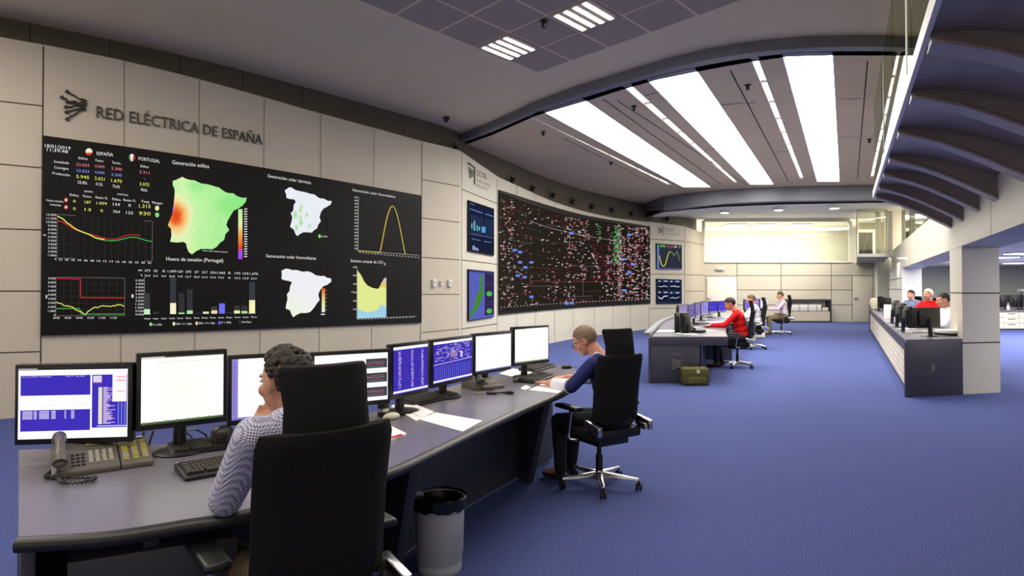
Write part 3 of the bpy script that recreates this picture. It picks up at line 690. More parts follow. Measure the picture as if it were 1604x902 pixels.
# sprinklers, dome camera
def dome(P, label, r_=.06):
    r = empty('dome_camera', P, 0, label, 'camera'); m_ = MB(); m_.lathe([(r_, 0), (r_ * 1.05, -.03), (r_ * .9, -.035)], n=20); m_.build('mount', M['bezel'], r)
    m_ = MB(); m_.ell((0, 0, -.04), (r_ * .82, r_ * .82, r_ * .85)); m_.build('dome', M['black'], r, smooth=True)
dome(atZ(699, 184, ZC - .01), 'small black dome camera under the ceiling near the start of the curved beam')
def spk(P, label):
    r = empty('sprinkler', P, 0, label, 'sprinkler', 'ceiling sprinkler heads'); m_ = MB(); m_.lathe([(.05, 0), (.05, -.012), (.018, -.014), (.018, -.06)], n=14); m_.build('body', M['bezel'], r)
    m_ = MB(); m_.lathe([(.035, -.075), (.035, -.07)], n=14); m_.tube([(-.02, 0, -.02), (-.026, 0, -.05), (0, 0, -.072)], .004, 6); m_.tube([(.02, 0, -.02), (.026, 0, -.05), (0, 0, -.072)], .004, 6); m_.build('deflector', M['bezel'], r)
for (x, y, z, l) in [(852, 33, ZC - .02, 'dark sprinkler head in the tiled ceiling between the two luminaires'), (993, 166, ZC2, 'sprinkler head between the first big panel and its slot light'), (1171, 133, ZC2, 'sprinkler head between the second big panel and the slot light to its right'),
                     (851, 206, ZC2, 'sprinkler head left of the first big ceiling panel'), (957, 254, ZC2, 'sprinkler head near the thin slot light by the curved wall'), (1362, 218, ZC2, 'sprinkler head behind the gallery glass')]: spk(atZ(x, y, z), l)
# small spotlights in the dark band over the curved wall
bl = ['first', 'second', 'third', 'fourth', 'fifth', 'sixth', 'seventh', 'eighth', 'ninth', 'tenth']
for k, (x, y) in enumerate([(707, 231), (797, 281), (829, 294), (861, 305), (893, 315), (924, 322), (955, 328), (986, 334), (1016, 338), (1042, 342)]):
    a, z = SU.hit(x, y); P = SU.at(a, z, .06); n_ = (SU.at(a, z, 1) - SU.at(a, z, 0))
    r = empty('wall_spotlight', P, 0, 'small black spotlight, %s from the left along the dark band above the curved wall' % bl[k], 'spotlight', 'black spotlights along the upper band')
    s_ = .75 if k == 0 else 1 + .05 * k
    m_ = MB(); m_.lathe([(.02, -.0), (.06 * s_, .02), (.075 * s_, .1), (.06 * s_, .11)], axis=(n_.x, n_.y, -.6), n=14); m_.build('head', M['black'], r)
    m_ = MB(); m_.box((0, 0, .04), (.05, .05, .1)); m_.build('bracket', M['bezel'], r)
# ------------------------------------------------------------------ writing on the walls
def wallfn(S_): return lambda u, v, o: S_.px(u, v, o)
def solid_text(S_, t, u0, v0, u1, v1, h, m, name, label, cat='lettering', off=.005, th=.02):
    vs, fs, x0, w_ = glyphs(t); a0, z0 = S_.hit(u0, v0); a1, z1 = S_.hit(u1, v1)
    _, zt = S_.hit((u0 + u1) / 2, (v0 + v1) / 2 - h); _, zm = S_.hit((u0 + u1) / 2, (v0 + v1) / 2); sc = (zt - zm) / .73
    n = len(vs); V = []
    for o in (off, off + th):
        for x, y, z in vs: q = (x - x0) / w_; V.append(S_.at(a0 + (a1 - a0) * q, z0 + (z1 - z0) * q + y * sc, o))
    ed = {}
    for f in fs:
        for i in range(len(f)): e = (f[i], f[(i + 1) % len(f)]); ed[e] = 1
    F_ = [tuple(f)[::-1] for f in fs] + [tuple(n + i for i in f) for f in fs] + [(a, b, b + n, a + n) for (a, b) in ed if (b, a) not in ed]
    mb = MB(); mb.add(V, F_); return tag(mb.build(name, m), label, cat)
solid_text(SA, 'RED ELÉCTRICA DE ESPAÑA', 151, 184, 410, 227, 17.5, M['letter'], 'wall_lettering', 'long dark metal lettering RED ELÉCTRICA DE ESPAÑA over the big video wall')
mb = MB()
def bolt(pts, r=.011):
    P = [SA.px(x, y, .02) for x, y in pts]; mb.tube(P, r, 6); mb.ell(P[0], (r * 2.1,) * 3, n=8, m=6)
for pts in [[(105, 144), (112, 149), (116, 150), (124, 156), (130, 156), (136, 159)], [(97, 153), (104, 156), (108, 160), (117, 159), (122, 162), (130, 160), (136, 163)],
            [(105, 160), (112, 162), (120, 162), (128, 165), (135, 163)], [(103, 168), (112, 168), (118, 165), (127, 168), (135, 166)],
            [(104, 176), (112, 174), (118, 172), (126, 171), (134, 170)], [(105, 187), (112, 182), (117, 180), (124, 174), (134, 172)]]: bolt(pts)
tag(mb.build('wall_emblem', M['letter']), 'dark metal emblem of six branching lines left of the long wall lettering', 'emblem')
le = empty('wall_lettering', SB.px(751, 285, .005), 0, 'small grey emblem and lettering CECOEL on the corner panel above two displays', 'lettering'); o = Vector(le.location)
m_ = MB(); f = lambda x, y: SB.px(x, y, .015) - o
m_.tube([f(732, 255), f(742.5, 262), f(742.5, 289)], .014, 6); m_.build('bracket_line', M['letter'], le)
m_ = MB(); 
for k in range(6): m_.tube([f(733 + k * .4, 262 + k * 3.4), f(736, 265 + k * 2.4), f(740, 268 + k * 1.6)], .012, 5)
m_.build('emblem', M['letter2'], le)
def txt3(parent, name, t, u0, v0, u1, v1, h, m, S_=None, off=.006):
    S_ = S_ or SB; g = Gfx(lambda u, v, o_: S_.px(u, v, off) - Vector(parent.location)); g.text(t, u0, v0, u1, h, (0, 0, 0), v1)
    g.mb.c = [None] * len(g.mb.c); return g.mb.build(name, m, parent)
txt3(le, 'heading', 'CECOEL', 745.5, 275, 762.5, 281, 9, M['letter'])
txt3(le, 'subtitle', 'CENTRO DE CONTROL', 745.5, 284, 768, 293, 4.2, M['letter2']); txt3(le, 'subtitle', 'ELÉCTRICO', 745.5, 291.5, 764, 299, 4, M['letter2'])
le = empty('wall_lettering', SD.px(1046, 362, .005), 0, 'faint pale grey emblem and lettering on the panel above the two far displays', 'lettering'); o = Vector(le.location)
f = lambda x, y: SD.px(x, y, .015) - o; m_ = MB()
for k in range(4): m_.tube([f(1031, 356 + k * 3), f(1034, 358 + k * 2), f(1036, 360 + k)], .012, 5)
m_.tube([f(1038, 354), f(1038, 368)], .01, 5); m_.build('emblem', M['letter2'], le)
txt3(le, 'heading', 'CECRE', 1040.5, 362, 1055, 362.5, 5.5, M['letter2'], SD); txt3(le, 'subtitle', 'CENTRO DE CONTROL', 1040.5, 367, 1064, 368, 2.6, M['letter2'], SD)

# ------------------------------------------------------------------ main video wall
def wall_display(name, S_, c, label, cat, m, th=.04, nsub=24, joints=()):
    'c: (x0,ytop0,ybot0,x1,ytop1,ybot1) in pixels'
    x0, t0, b0, x1, t1, b1 = c; r = empty(name, S_.px((x0 + x1) / 2, (t0 + b0 + t1 + b1) / 4, 0), 0, label, cat); o = Vector(r.location)
    a0, zt0 = S_.hit(x0, t0); _, zb0 = S_.hit(x0, b0); a1, zt1 = S_.hit(x1, t1); _, zb1 = S_.hit(x1, b1)
    mb = MB(); lf = lambda p, q: (lambda a: p + (q - p) * (a - a0) / (a1 - a0))
    S_.sheet(mb, lf(zt0, zt1), lf(zb0, zb1), off=th, th=th - .004, a0=a0, a1=a1, n=nsub)
    mb.v = [tuple(Vector(v) - o) for v in mb.v]; mb.build('screen_panel', m, r)
    return r, (lambda u, v, of, S_=S_, o=o, th=th: S_.px(u, v, th + .002 + of) - o)
vw, vfn = wall_display('video_wall', SA, (67.5, 213, 525, 658.5, 306.5, 505), 'wide black video wall with charts and maps under the long wall lettering', 'video wall', M['screenblack'])
W = (235, 235, 235); G = (120, 120, 120); Yl = (236, 240, 110); Pk = (240, 130, 150); Bl = (140, 150, 245)
D = M['dispwall']
g = Gfx(vfn)   # thin joints of the cube array
for x in (215, 361, 509): 
    t = 213 + (x - 67.5) * .158 - (4 if x < 400 else 3); g.line([(x, t + 3), (x, 520 - (x - 67) * .03)], .5, (34, 32, 30), 0)
g.build('module_joint', vw, D)
g = Gfx(vfn); T = g.text
T('18/01/2019', 70, 231.5, 110, 5.5, W, 236); T('11:39:48', 73, 237.5, 106, 5, W, 241)
T('ESPAÑA', 151, 243.5, 176.5, 5.5, W, 246); T('PORTUGAL', 216, 251.5, 249, 5.5, W, 256)
g.circ(138.7, 238.6, 5.4, (250, 240, 215), 2, ry=5.6); g.circ(138.7, 238.6, 5.4, (225, 70, 50), 3, 15, 165, ry=5.6)
g.circ(205.6, 247.6, 5, (240, 240, 235), 2, ry=5.8); g.circ(205.6, 247.6, 5, (210, 50, 50), 3, -60, 80, ry=5.8); g.circ(205.6, 247.6, 5, (60, 140, 70), 4, 110, 230, ry=5.8)
T('Eólica', 122.5, 250, 136.5, 4, W, 251.5); T('Fotov.', 149, 253.5, 162, 4, W, 255); T('Termo.', 174.5, 257, 188.5, 4, W, 258.5); T('Eólica', 219, 262.5, 231.5, 4, W, 264)
T('Instalada', 84.5, 255.5, 107.5, 4, W, 258); T('Consigna', 84.5, 264.5, 107, 4, W, 267); T('Producción', 82, 273.5, 109, 4, W, 277)
for c, y, vals in [(Pk, 0, ['23.033', '4.099', '2.300', '5.311']), (Bl, 9.5, ['23.033', '4.099', '2.300', '-']), (Yl, 19, ['5.945', '2.621', '1.670', '3.075']), (W, 27.5, ['25,8%', '61,2%', '72,6%', '58,6%'])]:
    for (a, b), yb, t in zip([(119, 139), (147.5, 163), (173.5, 190), (217.5, 232.5)], (261, 263.5, 267, 272.5), vals):
        if t == '-': a, b = 224, 226
        if '%' in t: a, b = a + 2, b - 3
        T(t, a, yb + y - .6, b, 4.6 if c != Yl else 5.2, c, yb + y + 1.2)
T('ESPAÑA', 131.5, 301.5, 145, 2.6, W, 302.5); T('PORTUGAL', 183, 306, 200, 2.6, W, 307.5)
for (a, b, y), t in zip([(109, 123, 308), (129.5, 143.5, 310), (149, 168, 312), (175, 188, 314.5), (192.5, 211.5, 316), (220, 232, 318), (237, 253, 320)], ['Eólica', 'Fotov.', 'Resto G.', 'Eólica', 'Resto G.', 'Total', 'Margen']): T(t, a, y - .8, b, 3.8, W, y + .8)
T('Hueco tensión', 72.5, 315.5, 99, 3.4, W, 318); T('reducida', 78, 322, 95, 3.4, W, 323.8)
for y, v in [(317.5, ['0', '187', '1.004', '134', '0', '1.315']), (329, ['0', '13', '0', '704', '122', '930'])]:
    for (x, h_), t, c in zip([(116, 4), (137, 5), (158.5, 8), (181.5, 5.5), (202, 5.5), (225.5, 9)], v, [Yl, Yl, Yl, W, W, Yl]):
        ww = h_ if len(t) > 1 else 2; yy = y + (x - 116) * .075; T(t, x - ww, yy, x + ww, 4.4 if x < 220 else 5.6, c, yy + .6)
for x, y, c in [(103, 313.8, (200, 60, 50)), (103, 325, (200, 60, 50)), (244.7, 326.5, (250, 240, 180)), (244.7, 337, (130, 225, 130))]:
    g.circ(x, y, 3.2, c, 2, ry=3.8); g.circ(x, y, 1.8, (245, 240, 230) if x < 200 else c, 3)
g.build('data_table', vw, D)
g = Gfx(vfn); T = g.text
T('Generación eólica', 268, 257.5, 325.5, 6.3, W, 264); T('Hueco de tensión (Portugal)', 259, 408, 347.5, 6, W, 411)
T('Generación solar térmica', 416.5, 278, 484.5, 5.2, W, 289); T('Generación solar fotovoltaica', 414, 403, 492.5, 5.2, W, 407)
T('Generación solar fotovoltaica', 549.5, 299.5, 616.5, 4.2, W, 310.5); T('Emisión evitada de CO', 547, 410.5, 597, 4.6, W, 413); T('2', 598, 415, 601.5, 3.4, W, 415.2)
g.build('chart_heading', vw, D)
# wind map of the peninsula: outline, colour from a wind field
IB = [(269, 284), (275, 282), (279, 280), (284, 277.5), (288, 280), (296, 282.5), (303, 283), (309, 286), (314, 288), (322, 289), (330, 291), (336, 293), (341, 294), (346, 298), (352, 302), (358, 303), (364, 303.5), (368, 307), (373, 309), (379, 310.5), (384, 309.5), (383, 316), (378, 322), (371, 327), (364, 330), (359, 338), (354, 347), (352.5, 353), (357, 360.5), (351, 367), (349, 376), (343, 380), (337, 387), (331, 390.5), (322, 390), (313, 390), (306, 393), (299, 398.5), (294, 395), (291, 388), (290, 382), (286, 379), (277, 380), (265, 379), (267, 370), (266.5, 359), (261.5, 353), (265, 344), (268.5, 335), (270.5, 322), (272, 305), (272, 297), (269, 290)]
def inpoly(x, y, P):
    r = False
    for i in range(len(P)):
        (a, b), (c, d) = P[i], P[i - 1]
        if (b > y) != (d > y) and x < (c - a) * (y - b) / (d - b) + a: r = not r
    return r
def map_fill(g, P, colf, step=1.5):
    xs = [p[0] for p in P]; ys = [p[1] for p in P]; bmx = bmesh.new(); vs = [bmx.verts.new((x, y, 0)) for x, y in P]; bmx.faces.new(vs)
    for ax, lo, hi in ((0, min(xs), max(xs)), (1, min(ys), max(ys))):
        q = lo + step
        while q < hi:
            no = (1, 0, 0) if ax == 0 else (0, 1, 0); co = (q, 0, 0) if ax == 0 else (0, q, 0)
            bmesh.ops.bisect_plane(bmx, geom=bmx.verts[:] + bmx.edges[:] + bmx.faces[:], plane_co=co, plane_no=no); q += step * (1 if ax == 0 else 1.3)
    bmx.verts.ensure_lookup_table()
    for i, v in enumerate(bmx.verts): v.index = i
    base = len(g.mb.v)
    for v in bmx.verts: g.mb.v.append(tuple(g.P(v.co.x, v.co.y, 1))); g.mb.c.append(colf(v.co.x, v.co.y))
    for f in bmx.faces: g.mb.f.append(tuple(base + v.index for v in f.verts)); g.mb.mi.append(0)
    bmx.free()
def ramp(t, st):
    for (a, ca), (b, cb) in zip(st, st[1:]):
        if t <= b: k = max(0, (t - a) / (b - a)); return tuple(ca[i] + (cb[i] - ca[i]) * k for i in range(3))
    return st[-1][1]
WR = [(0, lin((150, 240, 140))), (.3, lin((196, 250, 170))), (.5, lin((240, 248, 190))), (.68, lin((252, 200, 120))), (.82, lin((245, 110, 50))), (1, lin((225, 60, 30)))]
def wind(x, y):
    d = math.hypot((x - 274) / 19, (y - 339) / 26); t = max(0, 1.0 - .42 * d) if d < 1.6 else .33 - .012 * (d - 1.6) * 6
    t = max(t, .48 - abs(x - 285) / 120 - max(0, 345 - y) / 900) if x < 345 else t
    t -= .22 * math.exp(-((x - 360) / 22) ** 2 - ((y - 322) / 12) ** 2) + .2 * math.exp(-((x - 305) / 16) ** 2 - ((y - 292) / 9) ** 2); t += .05 * mnoise.noise(Vector((x / 9, y / 9, 0)))
    return ramp(min(max(t, 0), 1), WR)
g = Gfx(vfn); map_fill(g, IB, wind, 2.2)
g.line([(270.3, 322), (269, 334)], 1.2, (170, 110, 230), 3)
g.build('wind_map', vw, D)
g = Gfx(vfn)
for i in range(30):
    y = 328 + i * 2.6; c = ramp(i / 29, [(0, lin((190, 245, 160))), (.3, lin((235, 245, 180))), (.5, lin((250, 170, 80))), (.8, lin((230, 60, 30))), (.84, lin((170, 90, 235))), (1, lin((160, 80, 230)))])
    g.mb.quad(g.P(371, y, 1), g.P(371, y + 2.6, 1), g.P(377.5, y + 2.6, 1), g.P(377.5, y, 1), col=c)
for i in range(20): g.rect(380 + (i % 3 == 0) * .5, 327 + i * 3.9, 385, 328.6 + i * 3.9, W)
g.text('Viento a 80 m sobre el terreno', 315, 393.5, 354, 2.4, W, 396)
g.build('map_legend', vw, D)
def plain_map(P, colf, name, step): g = Gfx(vfn); map_fill(g, P, colf, step); return g
SP = [(443.5, 299), (450, 294), (454, 294), (460, 298), (468, 300), (476, 301.5), (484, 304), (490, 305), (495, 309), (499, 311), (505, 311.5), (511, 315), (517, 315), (516, 320), (510, 324), (504, 327), (500, 333), (498, 340), (500, 347), (496, 352), (494, 358), (489, 361), (486, 364.5), (480, 364), (472, 364), (467, 367), (463, 370), (460, 366), (458, 360), (452, 355.5), (454, 348), (455.5, 341), (453, 334), (457, 330), (457.5, 322), (461, 316), (458, 312.5), (451, 312), (446, 310), (446, 305)]
bl_ = [(460, 337, 3.5), (468, 329, 2.4), (470, 324, 2), (469, 349, 3.2), (462, 357, 2.6), (478, 337, 2.3), (482, 355, 1.8), (468, 340, 2)]
def solar(x, y):
    t = max([0] + [1 - math.hypot((x - a), (y - b) / 1.8) / (r * 1.3) for a, b, r in bl_]); return ramp(min(1, t * 1.5), [(0, lin((240, 243, 252))), (1, lin((165, 232, 140)))])
g = Gfx(vfn); map_fill(g, SP, solar, 1.8); g.build('solar_thermal_map', vw, D)
SP2 = [(438.5, 424), (445, 421), (449, 421), (455, 423), (463, 423), (471, 425.5), (480, 425), (486, 427), (492, 431), (500, 432.5), (505, 432), (510, 435), (516, 436), (516.5, 441), (510, 446), (504, 448), (499, 454), (496, 461), (498, 470), (493, 476), (490, 481), (484, 488), (478, 490), (468, 490), (462, 493), (457, 496.5), (454, 492), (452, 486), (445, 483), (446, 476), (448, 468), (447, 460.5), (451, 456), (452, 448), (455, 442), (450, 440), (444, 439), (438.5, 437), (439, 430)]
g = Gfx(vfn); map_fill(g, SP2, lambda x, y: ramp(min(1, max(0, .25 + (y - 450) / 60 - (x - 450) / 90)), [(0, lin((244, 246, 252))), (1, lin((246, 250, 226)))]), 3); g.build('solar_photovoltaic_map', vw, D)
g = Gfx(vfn)
for i in range(14):
    y = 451 + i * 2.7; c = ramp(i / 13, [(0, lin((225, 90, 40))), (.35, lin((240, 190, 110))), (.6, lin((230, 240, 160))), (1, lin((235, 245, 235)))]); g.mb.quad(g.P(501.5, y, 1), g.P(501.5, y + 2.7, 1), g.P(506.5, y + 2.7, 1), g.P(506.5, y, 1), col=c)
g.rect(500, 491.3, 506.5, 493, W); g.circ(498, 370, 2, (140, 230, 120), 1, ry=3); g.text('50 MW', 500.5, 371.8, 510.5, 2.6, W, 372.2)
for i in range(6): g.rect(507.5, 454 + i * 6, 509, 455.5 + i * 6, (150, 150, 140))
g.build('map_legend', vw, D)
# left line chart
def grid(g, q, nx, ny, col=(62, 60, 60), border=(120, 118, 116)):
    (a, b), (c, d), (e, f_), (x, y) = q   # tl tr br bl
    for i in range(nx + 1):
        t = i / nx; g.line([(a + (c - a) * t, b + (d - b) * t), (x + (e - x) * t, y + (f_ - y) * t)], .45 if 0 < i < nx else .7, col if 0 < i < nx else border, 1)
    for i in range(ny + 1):
        t = i / ny; g.line([(a + (x - a) * t, b + (y - b) * t), (c + (e - c) * t, d + (f_ - d) * t)], .4 if 0 < i < ny else .7, col if 0 < i < ny else border, 1)
g = Gfx(vfn); grid(g, [(89.5, 336), (237.5, 347), (237, 409), (89, 404)], 14, 6)
A_ = [(89.5, 339), (94, 341), (99, 344), (104, 349), (110, 353), (115, 357), (120, 360), (128, 363.5), (135, 366), (142, 369), (148, 372.5), (156, 374.5), (163, 375.5)]
g.line(A_, 1.6, Yl, 4); g.line([(89.5, 346.5), (97, 348), (104, 352), (112, 357), (120, 361), (130, 364.5), (142, 367.5), (152, 370.5), (160, 373), (172, 375), (182, 374.5), (192, 370.5), (200, 368.5), (210, 368), (218.5, 369)], 1.3, (215, 50, 45), 3)
g.line([(148, 373), (158, 375.5), (170, 377.5), (182, 377), (192, 374.5), (202, 372), (212, 372), (220, 374.5), (228, 377), (237, 378.5)], 1.3, (70, 190, 80), 2)
for i, t in enumerate(['12.000', '11.000', '10.000', '9.000', '8.000', '7.000', '6.000', '5.000', '4.000', '3.000', '2.000', '1.000', '0']):
    ww = 15.5 if len(t) == 6 else (13 if len(t) == 5 else 2.5); y = 337 + i * 5.75; g.text(t, 88 - ww, y + 1, 88, 3.2, W, y + 1.6)
for i in range(15): g.text(['22', '00', '02', '04', '06', '08', '10', '12', '14', '16', '18', '20', '22', '00', '02'][i], 91.5 + i * 9.9, 408 + i * .38, 97 + i * 9.9, 3.2, W)
g.text('MW', 65.5 + 2, 370, 72, 3, W)
g.build('wind_forecast_chart', vw, D)
g = Gfx(vfn); grid(g, [(87.5, 434), (194.5, 435.5), (194, 494), (87, 494.5)], 9, 6)
g.line([(88, 436), (125.5, 437), (125.5, 466), (194, 466.5)], 1.6, (200, 40, 50), 3); g.line([(87.5, 483), (124, 483), (126, 491.5), (194, 491.5)], 1.3, (70, 170, 60), 2)
random.seed(4); pts = []
for i in range(54):
    t = i / 53; x = 87.5 + 106 * t; y = ramp(t, [(0, (474, 0, 0)), (.2, (480, 0, 0)), (.33, (486, 0, 0)), (.42, (492, 0, 0)), (.53, (483, 0, 0)), (.7, (478, 0, 0)), (.8, (480, 0, 0)), (.95, (477, 0, 0)), (1, (480, 0, 0))])[0]; pts.append((x, y + random.uniform(-1.3, 1.3)))
g.line(pts, 1.3, Yl, 4)
for i, t in enumerate(['9.000', '8.000', '7.000', '6.000', '5.000', '4.000', '3.000', '2.000', '1.000', '0']): g.text(t, 75 if i < 9 else 84, 437.5 + i * 6.35, 86.5, 3.2, W)
for i in range(6): g.text(['09:00', '09:30', '10:00', '10:30', '11:00', '11:30'][i], 83 + i * 17.8, 499, 93 + i * 17.8, 3, W)
g.rect(71.5, 462, 73.5, 467, W, 1); g.build('voltage_dip_chart', vw, D)
# bar chart
g = Gfx(vfn)
for i in range(10): y = 439.5 + i * 5.3; g.line([(226, y), (398, y + 1.6 - i * .35)], .4, (70, 68, 68), 1)
g.line([(225, 434), (225.5, 492)], .7, (150, 150, 150), 2); g.line([(224, 492), (398, 490.5)], .7, (190, 190, 180), 3)
bars = [(229, 459, 484, (200, 250, 195), (62, 64, 64)), (243, 487.5, 0, 0, (52, 52, 52)), (269.5, 435, 474.5, (252, 248, 205), (58, 58, 66)), (282.5, 459, 489.5, (190, 235, 180), (54, 54, 58)), (295.5, 453, 486, (180, 235, 170), (54, 54, 58)), (308, 490, 0, 0, (60, 60, 60)), (320.5, 0, 488, (225, 235, 190), 0),
        (333.5, 480, 486, (250, 220, 180), (70, 66, 60)), (345.5, 474, 475.5, (120, 115, 250), (60, 60, 70)), (358, 489, 0, 0, (56, 56, 60)), (369, 478, 486, (235, 240, 190), (54, 54, 56)), (380.5, 478, 487, (190, 235, 170), (54, 54, 56)), (392.5, 442, 470, (252, 248, 190), (60, 62, 70))]
for x, t, b, c, c2 in bars:
    base = 492 - (x - 225) * .009
    if t: g.rect(x - 4.6, t, x + 4.6, base, c2, 2)
    if b: g.rect(x - 4.6, b, x + 4.6, base, c, 3)
for i in range(11): g.text('%.1f00' % (5 - i * .5), 211, 440.5 + i * 5.3, 224, 3, W, 440.7 + i * 5.3)
for i, (a, b) in enumerate(zip(['273', '22', '0', '1.009', '129', '275', '27', '217', '336', '1.065', '0', '193', '152', '1.676'], ['25,8', '2,2', '0,0', '29,8', '9,8', '12,7', '20,0', '16,2', '15,0', '74,2', '0', '10,2', '12,8', '50,2'])):
    x = 229.5 + i * 12.75; n1 = 1 + len(a) * 1.1; n2 = 1 + len(b) * .85; g.text(a, x - n1, 425.5 + i * .38, x + n1, 3.6, W); g.text(b, x - n2, 433 + i * .34, x + n2, 2.8, W)
    g.text(['Madrid', 'Aragón', 'Cataluña', 'Castilla', 'Navarra', 'Galicia', 'Valencia', 'Rioja', 'Murcia', 'Asturias', 'Burgos', 'Canarias', 'León', 'Otros'][i], x - 4.5, 500 - i * .2, x + 4.5, 2.6, W)
g.text('MW', 215.5, 425, 222, 3, W); g.text('%', 219, 432.5, 222, 3, W)
for x, c, t, w_ in [(233, (160, 230, 160), '0 a 50%', 14), (269, (250, 240, 190), '50% < P < 80%', 25), (304.5, (245, 200, 150), '80% < P < 90%', 25), (340, (110, 100, 240), 'P > 90%', 15), (372, (60, 60, 60), 'No Dato', 14)]:
    g.rect(x, 505 - (x - 233) * .02, x + 3.6, 510 - (x - 233) * .02, c, 1); g.text(t, x + 5, 509.5 - (x - 233) * .03, x + 5 + w_, 3, W)
g.rect(205, 461, 208, 466, W, 1); g.build('regional_bar_chart', vw, D)
# solar curve
g = Gfx(vfn)
for i in range(17): g.line([(560, 314 + i * 5.1), (655, 323 + i * 4.8)], .35, (48, 48, 52), 1)
g.line([(559, 310), (558, 393)], .8, (150, 150, 160), 2); g.line([(557, 392.5), (654, 400)], 1, (150, 150, 150), 2)
cv = []
for i in range(31): t = i / 30; x = 592 + 40 * t; y = 396 - 74 * math.sin(math.pi * t) ** 1.15 + t * 2; cv.append((x, y))
g.line([(558, 393), (575, 394), (592, 396)] + cv, 1.2, (200, 190, 90), 3); g.line([(x + .8, y + 1) for x, y in cv], .7, (190, 110, 50), 2)
for i in range(17): g.text('%d00' % (32 - i * 2) if i < 16 else '0', 552.5, 310.5 + i * 5, 558, 2.4, W)
for i in range(20): g.rect(560 + i * 4.8, 394.5 + i * .42, 562.5 + i * 4.8, 396.5 + i * .42, (150, 150, 150), 3)
g.build('solar_curve_chart', vw, D)
g = Gfx(vfn)
top = [(557, 423), (563, 431), (568, 441), (573, 447), (580, 450.5), (588, 452.5), (591, 451), (595, 443), (599, 436), (602.5, 434.5)]
mid = [(557, 483), (565, 487), (573, 489), (583, 487.5), (590, 484), (594, 477), (602.5, 480)]
g.poly(top + [(602.5, 496), (557, 498)], (232, 240, 150), 1); g.poly(mid + [(602.5, 496.5), (557, 498.5)], (165, 215, 240), 2)
g.poly([(591.5, 452), (595, 443), (602.5, 443), (602.5, 450), (596, 449)], (245, 195, 110), 2); g.poly([(597, 439), (599, 436), (602.5, 434.5), (602.5, 442), (596, 443)], (205, 205, 200), 3)
g.line([(556.5, 417), (556, 499)], .7, (150, 150, 150), 4); g.line([(555, 499), (650, 495)], .9, (140, 140, 140), 4)
for i in range(6): g.text(['6.000', '5.000', '4.000', '3.000', '2.000', '1.000'][i], 550, 419.5 + i * 13.2, 556, 2.6, W)
for i in range(18): g.rect(558 + i * 5, 499.2 - i * .2, 560.5 + i * 5, 500.8 - i * .2, (150, 150, 150), 3)
g.text('t CO2', 547, 458, 551, 2.4, W); g.build('avoided_emission_chart', vw, D)

# ------------------------------------------------------------------ displays on the curved wall
r1, f1 = wall_display('wall_display', SB, (731.5, 313.5, 393, 771.5, 327, 400.5), 'small dark blue wall display with bars and gauges, upper one on the corner panel', 'display', M['screenblack'])
g = Gfx(f1); random.seed(3)
g.poly([(732.2, 315), (771, 328), (771, 399), (732.2, 392)], (26, 34, 58), 0)
g.text('Demanda', 733.5, 319.5, 740, 2.4, (150, 170, 220), 322); g.line([(733, 327), (753, 334)], 1.6, (100, 130, 200), 1); g.line([(757, 335), (770, 339)], 1.6, (100, 130, 200), 1)
for i in range(6): g.line([(736 + i * 3.2, 336 + i * 1), (736 + i * 3.2, 366 + i * .9)], .4, (90, 110, 160), 1); g.line([(757 + i * 2.5, 344), (757 + i * 2.5, 370)], .4, (70, 90, 140), 1)
for x, a, b, c in [(736, 350, 358, (110, 190, 210)), (740, 346, 361, (120, 200, 220)), (744.5, 353, 362, (90, 180, 200)), (748, 355, 361, (110, 190, 210))]: g.rect(x - .9, a, x + 1.1, b, c, 2)
g.rect(751.5, 355, 757.5, 364.5, (90, 165, 230), 2); g.line([(733, 366), (770, 373)], .6, (120, 140, 190), 1)
for a, b in [((736, 374), (750, 377)), ((755, 378), (767, 380))]: g.line([a, b], 1.2, (110, 130, 180), 1)
g.poly([(737, 391), (737, 385), (740, 384), (741, 387), (746, 389), (747, 393)], (150, 160, 190), 1); g.build('display_picture', r1, D)
r1, f1 = wall_display('wall_display', SB, (731.5, 421.5, 502.5, 771.5, 425.5, 496), 'small wall display with a green and blue coast map, lower one on the corner panel', 'display', M['screenblack'])
g = Gfx(f1); g.poly([(732, 422.5), (771, 426.5), (771, 495.5), (732, 501.5)], (92, 100, 190), 0)
g.poly([(749, 431), (752, 430), (754, 436), (753, 446), (755.5, 458), (752, 466), (749, 476), (745, 485), (739, 490), (737, 498), (733.5, 499), (734, 489), (738, 482), (741, 474), (742, 466), (745, 458), (749, 452), (748, 442)], (70, 140, 60), 2)
g.poly([(756.5, 428), (770.5, 429.5), (770.5, 492), (756.5, 494)], (50, 42, 80), 1); g.circ(763.5, 460, 4.5, (80, 190, 90), 2, ry=4); g.circ(763.5, 487, 4.5, (80, 190, 90), 2, ry=4)
for y in (443, 447, 473, 477): g.line([(757, y), (770, y)], .5, (110, 70, 150), 2)
g.line([(732, 424), (771, 428)], 2, (52, 48, 84), 2); g.build('display_picture', r1, D)
bw, bfn = wall_display('schematic_wall', SCv, (780, 297.5, 492.5, 1017, 354.5, 475.5), 'long curved dark display wall showing the coloured network diagram', 'video wall', M['screenblack'], nsub=60)
def ub(t, s_):   # t 0..1 across, s_ 0..1 down -> px
    x = 780 + 237 * t; top = ramp(t, [(0, (299, 0, 0)), (.15, (314, 0, 0)), (.35, (330, 0, 0)), (.6, (343, 0, 0)), (.8, (350, 0, 0)), (1, (355.5, 0, 0))])[0]; bot = 491.5 - 16.5 * t - 2 * math.sin(math.pi * t); return x, top + (bot - top) * s_
random.seed(11); g = Gfx(bfn)
